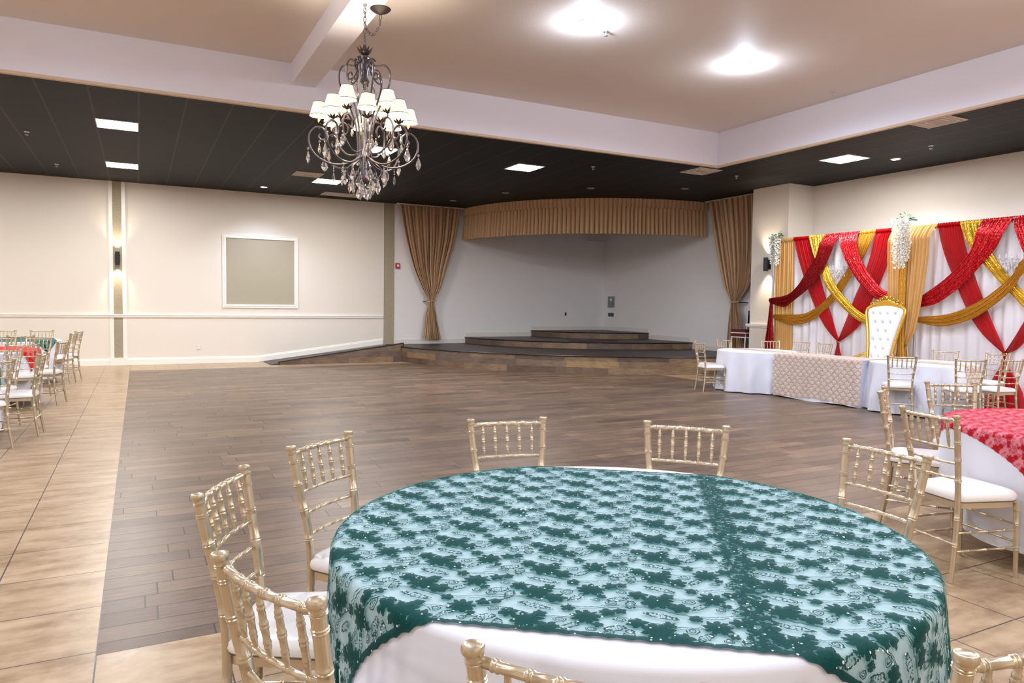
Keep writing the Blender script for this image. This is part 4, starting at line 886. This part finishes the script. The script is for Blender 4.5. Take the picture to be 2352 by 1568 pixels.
# hanging flowers and crystal ornaments
def wisteria(y, z, h, w_, label, seed, off):
    t = empty('hanging_flowers', (BX-off, y, z), 0, label, 'artificial flowers', 'white flower clusters on the backdrop'); rnd = random.Random(seed)
    m = MB(); lf = MB()
    for s in range(26):
        a = rnd.uniform(0, 6.28); rr = w_*math.sqrt(rnd.random())*.9; L = h*rnd.uniform(.6, 1.0); bx_, by_ = rr*math.cos(a)*.7, rr*math.sin(a)
        for i in range(52):
            q = i/52; k = (1-q)*.045+.010; zz = -L*q; an = rnd.uniform(0, 6.28)
            p = Vector((bx_+k*math.cos(an), by_*(1.0-.15*q)+k*math.sin(an), zz)); u = Vector((rnd.uniform(-1, 1), rnd.uniform(-1, 1), rnd.uniform(-1, .3))).normalized(); v = u.orthogonal().normalized(); r_ = rnd.uniform(.015, .026)
            w2 = u.cross(v); m.add([p-u*r_, p+v*r_*.8+w2*.004, p+u*r_, p-v*r_*.8+w2*.004, p+w2*.010], [(0, 1, 4), (1, 2, 4), (2, 3, 4), (3, 0, 4)])
    for i in range(26):
        a = rnd.uniform(0, 6.28); p = Vector((.05*math.cos(a), w_*.55*math.sin(a)-.04-.08*rnd.random(), rnd.uniform(-.05, .06))); u = Vector((math.cos(a)*.3, math.sin(a), rnd.uniform(-.3, .6))).normalized(); v = u.orthogonal().normalized()
        lf.add([p, p+u*.035+v*.017, p+u*.08, p+u*.035-v*.017, p+u*.04+u.cross(v)*.008], [(0, 1, 4), (1, 2, 4), (2, 3, 4), (3, 0, 4)])
    m.build('blossoms', M['petal'], t, False); lf.build('leaves', M['leafgreen'], t, False)
wisteria(10.70, 2.98, .62, .10, 'white hanging flower cluster with green leaves at the left end of the backdrop', 4, .13)
wisteria(7.74, 3.02, .85, .16, 'white hanging flower cluster with green leaves on the tan center column', 5, .40)
def ornament(y, z0, z1, label):
    t = empty('crystal_ornament', (BX-.14, y, 0), 0, label, 'hanging ornament', 'clear ornaments on the backdrop')
    m = MB(); k = int((z0-z1)/.03)
    for i in range(k): m.lathe([(0, -.01), (.008, 0), (0, .01)], (0, 0, z0-i*.03), 6)
    m.build('bead_strand', M['acrylic'], t)
    m = MB()
    for q in range(6):
        a = q*PI/3; c_, s_ = math.cos(a), math.sin(a)
        m.tube([(.02*c_, .02*s_, z1), (.06*c_, .06*s_, z1-.07), (.13*c_, .13*s_, z1-.08), (.15*c_, .15*s_, z1-.03)], .007, 6)
        m.lathe([(.008, -.01), (.022, 0), (.012, .01), (.012, .07), (0, .075)], (.15*c_, .15*s_, z1-.02), 8)
    m.build('arms', M['acrylic'], t)
    for q in range(18):
        a = q*2.4; r_ = .05+.09*((q*7) % 5)/5; MB().lathe([(0, .02), (.010, 0), (.014, -.02), (0, -.04)], (r_*math.cos(a), r_*math.sin(a), z1-.10-.012*(q % 6)), 6).build('crystal_drop', M['acrylic'], t)
    m = MB(); m.lathe([(0, .06), (.02, .04), (.012, .02), (.03, -.02), (.012, -.05), (0, -.10)], (0, 0, z1-.06), 10); m.build('center_finial', M['acrylic'], t)
ornament(9.15, 2.86, 2.25, 'clear mini chandelier ornament hanging in the left diamond of the backdrop')
ornament(6.14, 2.84, 2.30, 'clear mini chandelier ornament hanging in the right diamond of the backdrop')

# ================================================================== THRONE
th_ = empty('throne_chair', (11.22, 8.03, 0), PI/2, 'tall white tufted throne chair with gold frame behind the head table', 'throne')
# local: +Y is backward... the chair faces local -Y rotated to face -X; x across
bw = [(.62, .215), (.70, .225), (.90, .25), (1.09, .285), (1.285, .33), (1.42, .362), (1.50, .355), (1.545, .30)]
def bhw(z):
    for (z0_, w0_), (z1_, w1_) in zip(bw, bw[1:]):
        if z0_ <= z <= z1_: return w0_+(w1_-w0_)*(z-z0_)/(z1_-z0_)
    return bw[0][1] if z < bw[0][0] else bw[-1][1]
YB = lambda z: -.10-.16*(z-.5)
tuf = [(1.42, (-.21, -.07, .07, .21)), (1.27, (-.14, 0, .14)), (1.12, (-.07, .07)), (.97, (-.14, 0, .14)), (.82, (-.07, .07)), (.68, (-.13, 0, .13))]
m = MB()
def back(u, v):
    z = .50+1.06*v; hw = bhw(z)-.03; x = (2*u-1)*hw
    top = 1.50+.055*math.cos(PI*x/.62) if v > .85 else None
    if v > .93: z = min(z, 1.50+.06*math.cos(x/.33*PI/2))
    e = 1-max(abs(2*u-1)**6, abs(2*v-1)**14); y = YB(z)+.055*max(0, e)
    for tz, xs in tuf:
        for tx in xs:
            d = math.hypot(x-tx, z-tz); y -= .028*math.exp(-(d/.028)**2)
    return (x, y, z)
m.grid(back, 60, 110); o = m.build('back_cushion', M['leather'], th_)
m = MB().grid(lambda u, v: ((2*u-1)*(bhw(.5+1.0*v)-.01), YB(.5+1.0*v)-.045, .5+1.0*v), 8, 20); m.build('back_panel', M['leather'], th_)
m = MB()
for tz, xs in tuf:
    for tx in xs: m.lathe([(0, .008), (.008, .005), (.010, 0), (0, -.004)], (tx, YB(tz)+.036, tz), 8)
m.build('tufting_buttons', M['silver'], th_)
for s in (-1, 1):
    P = [(s*(w_+.0), YB(z)+.0, z) for z, w_ in [(.45, .215)]+bw[:7]]; P += [(s*.31, YB(1.55), 1.55)]
    MB().tube(spline(P, 40), [.019+.007*math.sin(i/40*PI) for i in range(41)], 10).build('back_frame', M['gold'], th_)
m = MB()
crest = [(-.345, 1.50), (-.27, 1.565), (-.16, 1.60), (-.07, 1.635), (0, 1.655), (.07, 1.635), (.16, 1.60), (.27, 1.565), (.345, 1.50)]
m.tube(spline([(x, YB(z), z) for x, z in crest], 40), [.018+.006*abs(math.sin(i)) for i in range(41)], 10)
def scroll(cx, cz, r, turns, a0, dr, thick, m):
    P = []
    for i in range(28):
        t = i/27; a = a0+dr*turns*2*PI*t; rr = r*(1-.8*t); P.append((cx+rr*math.cos(a), YB(cz)+.012, cz+rr*math.sin(a)))
    m.tube(P, thick, 6)
for s in (-1, 1):
    for cx, cz, r in [(.26, 1.585, .04), (.18, 1.63, .042), (.10, 1.665, .04), (.04, 1.70, .032)]: scroll(s*cx, cz, r, 1.3, PI/2-s*PI/2, s, .011, m)
m.grid(lambda u, v: ((2*u-1)*.33, YB(1.55)-.005, 1.495+.055*math.cos((2*u-1)*PI/2)+v*(.015+.075*math.cos((2*u-1)*PI/2)**1.5)), 20, 6); m.lathe([(0, -.03), (.03, -.01), (.035, .01), (.02, .03), (0, .045)], (0, YB(1.68), 1.69), 10); m.build('carved_crest', M['gold'], th_)
MB().box(-.30, -.06, .36, .30, .52, .40).build('seat_rail', M['gold'], th_, False)
m = MB(); m.grid(lambda u, v: ((2*u-1)*.29, -.08+.58*v, .40+.10*(1-abs(2*u-1)**8)*(1-abs(2*v-1)**8)), 24, 24); m.build('seat_cushion', M['leather'], th_)
for s in (-1, 1):
    m = MB(); m.tube(spline([(s*.24, -.14, .74), (s*.32, -.04, .68), (s*.35, .2, .62), (s*.34, .40, .60), (s*.33, .44, .55), (s*.31, .42, .40)], 30), .022, 8)
    m.lathe([(0, -.03), (.035, -.02), (.04, 0), (.035, .02), (0, .03)], (s*.34, .42, .59), 10); m.build('arm', M['gold'], th_)
    for yy in (-.10, .48):
        MB().tube(spline([(s*.28, yy, .38), (s*.31, yy*1.05, .28), (s*.27, yy, .12), (s*.30, yy*1.06, .012)], 16), [.04-.02*i/16 for i in range(17)], 8).build('leg', M['gold'], th_)

# ================================================================== CHANDELIER
CX, CY = 2.04, 7.185
ch = empty('chandelier', (CX, CY, 4.46), 0, 'black iron crystal chandelier with twelve cream shades hanging from the beam', 'chandelier')
Z = lambda z: z-4.46
m = MB(); m.lathe([(0, -.055), (.02, -.055), (.03, -.045), (.075, -.03), (.105, -.005), (.105, 0)], (.17, .03, 0), 24); m.build('canopy', M['bronze'], ch)
m = MB(); m.lathe([(0, -.02), (.02, -.015), (.025, 0)], (0, 0, 0), 12); m.tube([(0, 0, -.02), (.012, 0, -.04), (0, 0, -.06)], .004, 5); m.build('hook', M['silver'], ch)
def chain(P, name):
    m = MB(); L = [0]
    for a, b in zip(P, P[1:]): L.append(L[-1]+math.dist(a, b))
    nlk = int(L[-1]/.046)
    for i in range(nlk):
        t = (i+.5)/nlk; c_ = Vector(cr_interp(P, t)); d = (Vector(cr_interp(P, min(1, t+.02)))-Vector(cr_interp(P, max(0, t-.02)))).normalized()
        s = d.orthogonal().normalized(); s = s if i % 2 else d.cross(s)
        m.tube([c_+d*.031*math.cos(a)+s*.013*math.sin(a) for a in [2*PI*k/10 for k in range(10)]], .0035, 5, closed=True)
    m.build(name, M['iron'], ch)
chain([(0, 0, -.05), (0, 0, -.2), (0, 0, Z(4.05))], 'chain'); chain([(.17, .03, -.06), (.16, .03, -.16), (.10, .02, -.27), (.04, .01, -.26), (0, 0, -.20)], 'chain')
m = MB()
for k in range(10):
    a = 2*PI*k/10; c_, s_ = math.cos(a), math.sin(a)
    m.add([(.02*c_, .02*s_, Z(3.99)), (.05*math.cos(a-.3), .05*math.sin(a-.3), Z(4.0)), (.085*c_, .085*s_, Z(4.045)), (.05*math.cos(a+.3), .05*math.sin(a+.3), Z(4.0)), (.055*c_, .055*s_, Z(3.985))], [(0, 1, 4), (1, 2, 4), (2, 3, 4), (3, 0, 4)])
m.lathe([(0, Z(3.96)), (.04, Z(3.97)), (.055, Z(3.99)), (.03, Z(4.0)), (.012, Z(4.06)), (0, Z(4.06))], n=14); m.build('crown', M['bronze'], ch)
m = MB(); m.lathe([(0, Z(3.97)), (.045, Z(3.95)), (.05, Z(3.85)), (.03, Z(3.74)), (.05, Z(3.70)), (.02, Z(3.67)), (.012, Z(3.62)), (.012, Z(3.05)), (.03, Z(3.0)), (.055, Z(2.92)), (.035, Z(2.80)), (.05, Z(2.74)), (.03, Z(2.68)), (0, Z(2.66))], n=16); m.build('center_stem', M['iron'], ch)
def rz(P, a, n=24): return [(r*math.cos(a), r*math.sin(a), Z(z)) for r, z in spline(P, n)]
A0 = math.atan2(-.887, -.461)      # direction towards the camera
for k in range(6):
    a = A0+PI/6+k*PI/3
    m = MB(); m.tube(rz([(.11, 3.90), (.075, 3.93), (.06, 3.89), (.09, 3.86), (.14, 3.86), (.21, 3.86), (.255, 3.79), (.25, 3.68), (.20, 3.55), (.13, 3.40), (.085, 3.25), (.065, 3.05), (.075, 2.93), (.12, 2.88), (.17, 2.83), (.16, 2.76), (.12, 2.76), (.115, 2.80)], a, 60), .0095, 6)
    m.build('cage_bar', M['iron'], ch)
    a2 = a+PI/6; m = MB(); m.tube(rz([(.05, 3.93), (.09, 3.90), (.10, 3.84), (.08, 3.79), (.11, 3.73), (.16, 3.70), (.17, 3.74), (.14, 3.77), (.125, 3.74)], a2, 36), .008, 6); m.build('scroll', M['iron'], ch)
def crystal_md(kind):
    m = MB()
    if kind == 'pear':
        m.lathe([(0, 0), (.011, -.01), (.011, -.018), (0, -.028)], n=8); m.lathe([(0, -.028), (.012, -.045), (.031, -.085), (.034, -.10), (.018, -.128), (0, -.142)], n=8, sy=.45)
    elif kind == 'long':
        for q in range(3): m.lathe([(0, -.02*q), (.008, -.02*q-.01), (0, -.02*q-.02)], n=6)
        m.lathe([(0, -.06), (.010, -.09), (.012, -.12), (0, -.145)], n=6)
    else: m.lathe([(0, 0), (.009, -.009), (0, -.018)], n=8); m.lathe([(0, -.018), (.010, -.035), (.018, -.06), (0, -.085)], n=8, sy=.5)
    return m.data('crystal_pendant', M['crystal'], False)
CM = {k: crystal_md(k) for k in ('pear', 'long', 'drop')}
def crystal(r, a, z, kind, s=1.0):
    o = bpy.data.objects.new('crystal_pendant', CM[kind]); COL.objects.link(o); o.parent = ch; o.location = (r*math.cos(a), r*math.sin(a), Z(z)); o.rotation_euler = (0, 0, a+PI/2+random.uniform(-.6, .6)); o.scale = (s*1.2, s*1.2, s*1.2)
mbob = MB()
for k in range(8):
    a = 2*PI*k/8; c_, s_ = math.cos(a), math.sin(a)
    mbob.add([(.015*c_, .015*s_, 0), (.035*math.cos(a-.35), .035*math.sin(a-.35), .006), (.062*c_, .062*s_, .026), (.035*math.cos(a+.35), .035*math.sin(a+.35), .006), (.038*c_, .038*s_, -.004)], [(0, 1, 4), (1, 2, 4), (2, 3, 4), (3, 0, 4)])
mbob.lathe([(0, -.02), (.018, -.012), (.03, 0), (.015, .012), (0, .012)], n=12); BOB = mbob.data('bobeche', M['bronze'])
CAN = MB().lathe([(.0135, .01), (.0135, .095), (.004, .097), (0, .10)], n=12).data('candle', M['candle'])
ms = MB(); nS = 24
prof = [(.088, .0), (.078, .03), (.050, .125)]
ms.grid(lambda u, v: (cr_interp([(p[0], p[1]) for p in prof], v)[0]*math.cos(2*PI*u), cr_interp([(p[0], p[1]) for p in prof], v)[0]*math.sin(2*PI*u), cr_interp([(p[0], p[1]) for p in prof], v)[1]), 28, 6, uv=lambda u, v: (u, v)); SHD = ms.data('lamp_shade', M['shade_lit'])
mt = MB(); mt.tube([(.0875*math.cos(a), .0875*math.sin(a), .004) for a in [2*PI*k/28 for k in range(28)]], .0028, 5, closed=True); mt.tube([(.051*math.cos(a), .051*math.sin(a), .125) for a in [2*PI*k/28 for k in range(28)]], .0025, 5, closed=True); TRM = mt.data('shade_trim', M['bronze'])
def inst(name, me, parent, loc, s=1):
    o = bpy.data.objects.new(name, me); COL.objects.link(o); o.parent = parent; o.location = loc; o.scale = (s, s, s); return o
def lampset(r, a, z):
    p = (r*math.cos(a), r*math.sin(a), Z(z)); inst('bobeche', BOB, ch, p); c = inst('candle', CAN, ch, p)
    s = inst('lamp_shade', SHD, ch, (p[0], p[1], p[2]+.075), 1.08); inst('shade_trim', TRM, s, (0, 0, 0))
    lamp('shade_bulb', 'POINT', (CX+p[0], CY+p[1], z+.13), (1, .9, .74), 7, shadow_soft_size=.02)
for k in range(8):
    a = A0+math.radians(-75+45*k)*1.0
    m = MB(); m.tube(rz([(.05, 2.95), (.12, 2.90), (.22, 2.865), (.34, 2.87), (.46, 2.93), (.53, 3.03), (.535, 3.14), (.48, 3.21), (.42, 3.215), (.375, 3.17), (.38, 3.11), (.42, 3.095), (.445, 3.125), (.43, 3.15)], a, 50), .0105, 7)
    m.tube(rz([(.44, 3.20), (.44, 3.25)], a, 2), .008, 6); m.build('arm', M['iron'], ch)
    lampset(.44, a, 3.25)
    crystal(.545, a, 3.02, 'pear'); crystal(.44, a+.1, 3.08, 'pear', .8); crystal(.36, a-.12, 3.2, 'drop', 1); crystal(.30, a, 2.86, 'long', 1.0); crystal(.22, a+.2, 2.84, 'pear', .95)
for k in range(4):
    a = A0+math.radians(-25+90*k)
    m = MB(); m.tube(rz([(.05, 3.02), (.12, 2.98), (.22, 3.0), (.32, 3.10), (.345, 3.22), (.30, 3.31), (.24, 3.31), (.20, 3.25), (.225, 3.20), (.26, 3.22)], a, 44), .0095, 7)
    m.tube(rz([(.28, 3.32), (.28, 3.375)], a, 2), .008, 6); m.build('arm', M['iron'], ch)
    lampset(.28, a, 3.375); crystal(.34, a, 3.15, 'pear', .9); crystal(.25, a+.15, 3.2, 'drop', 1)
for k in range(6): crystal(.10, A0+k*PI/3+.3, 3.68, 'pear', .95)
for k in range(9): crystal(.145, A0+k*2*PI/9, 2.75, 'pear', .95)
for k in range(5): crystal(.06, A0+k*2*PI/5+.3, 2.68, 'pear', .9)

ch_added = copy_tree(ch); ch_added.location = (CX, -1.2, 4.46); tag(ch_added, 'unseen chandelier copy added on the same beam behind the camera for ceiling light', 'chandelier')  # out-of-view copy, added to brighten the tray ceiling and soffit
for o in [o for o in COL.objects if o.type == 'LIGHT' and o.name.startswith('shade_bulb')]:
    c = o.copy(); COL.objects.link(c); c.location = (o.location.x, o.location.y-CY-1.2, o.location.z)  # unseen bulbs of the added chandelier, extra light for the tray
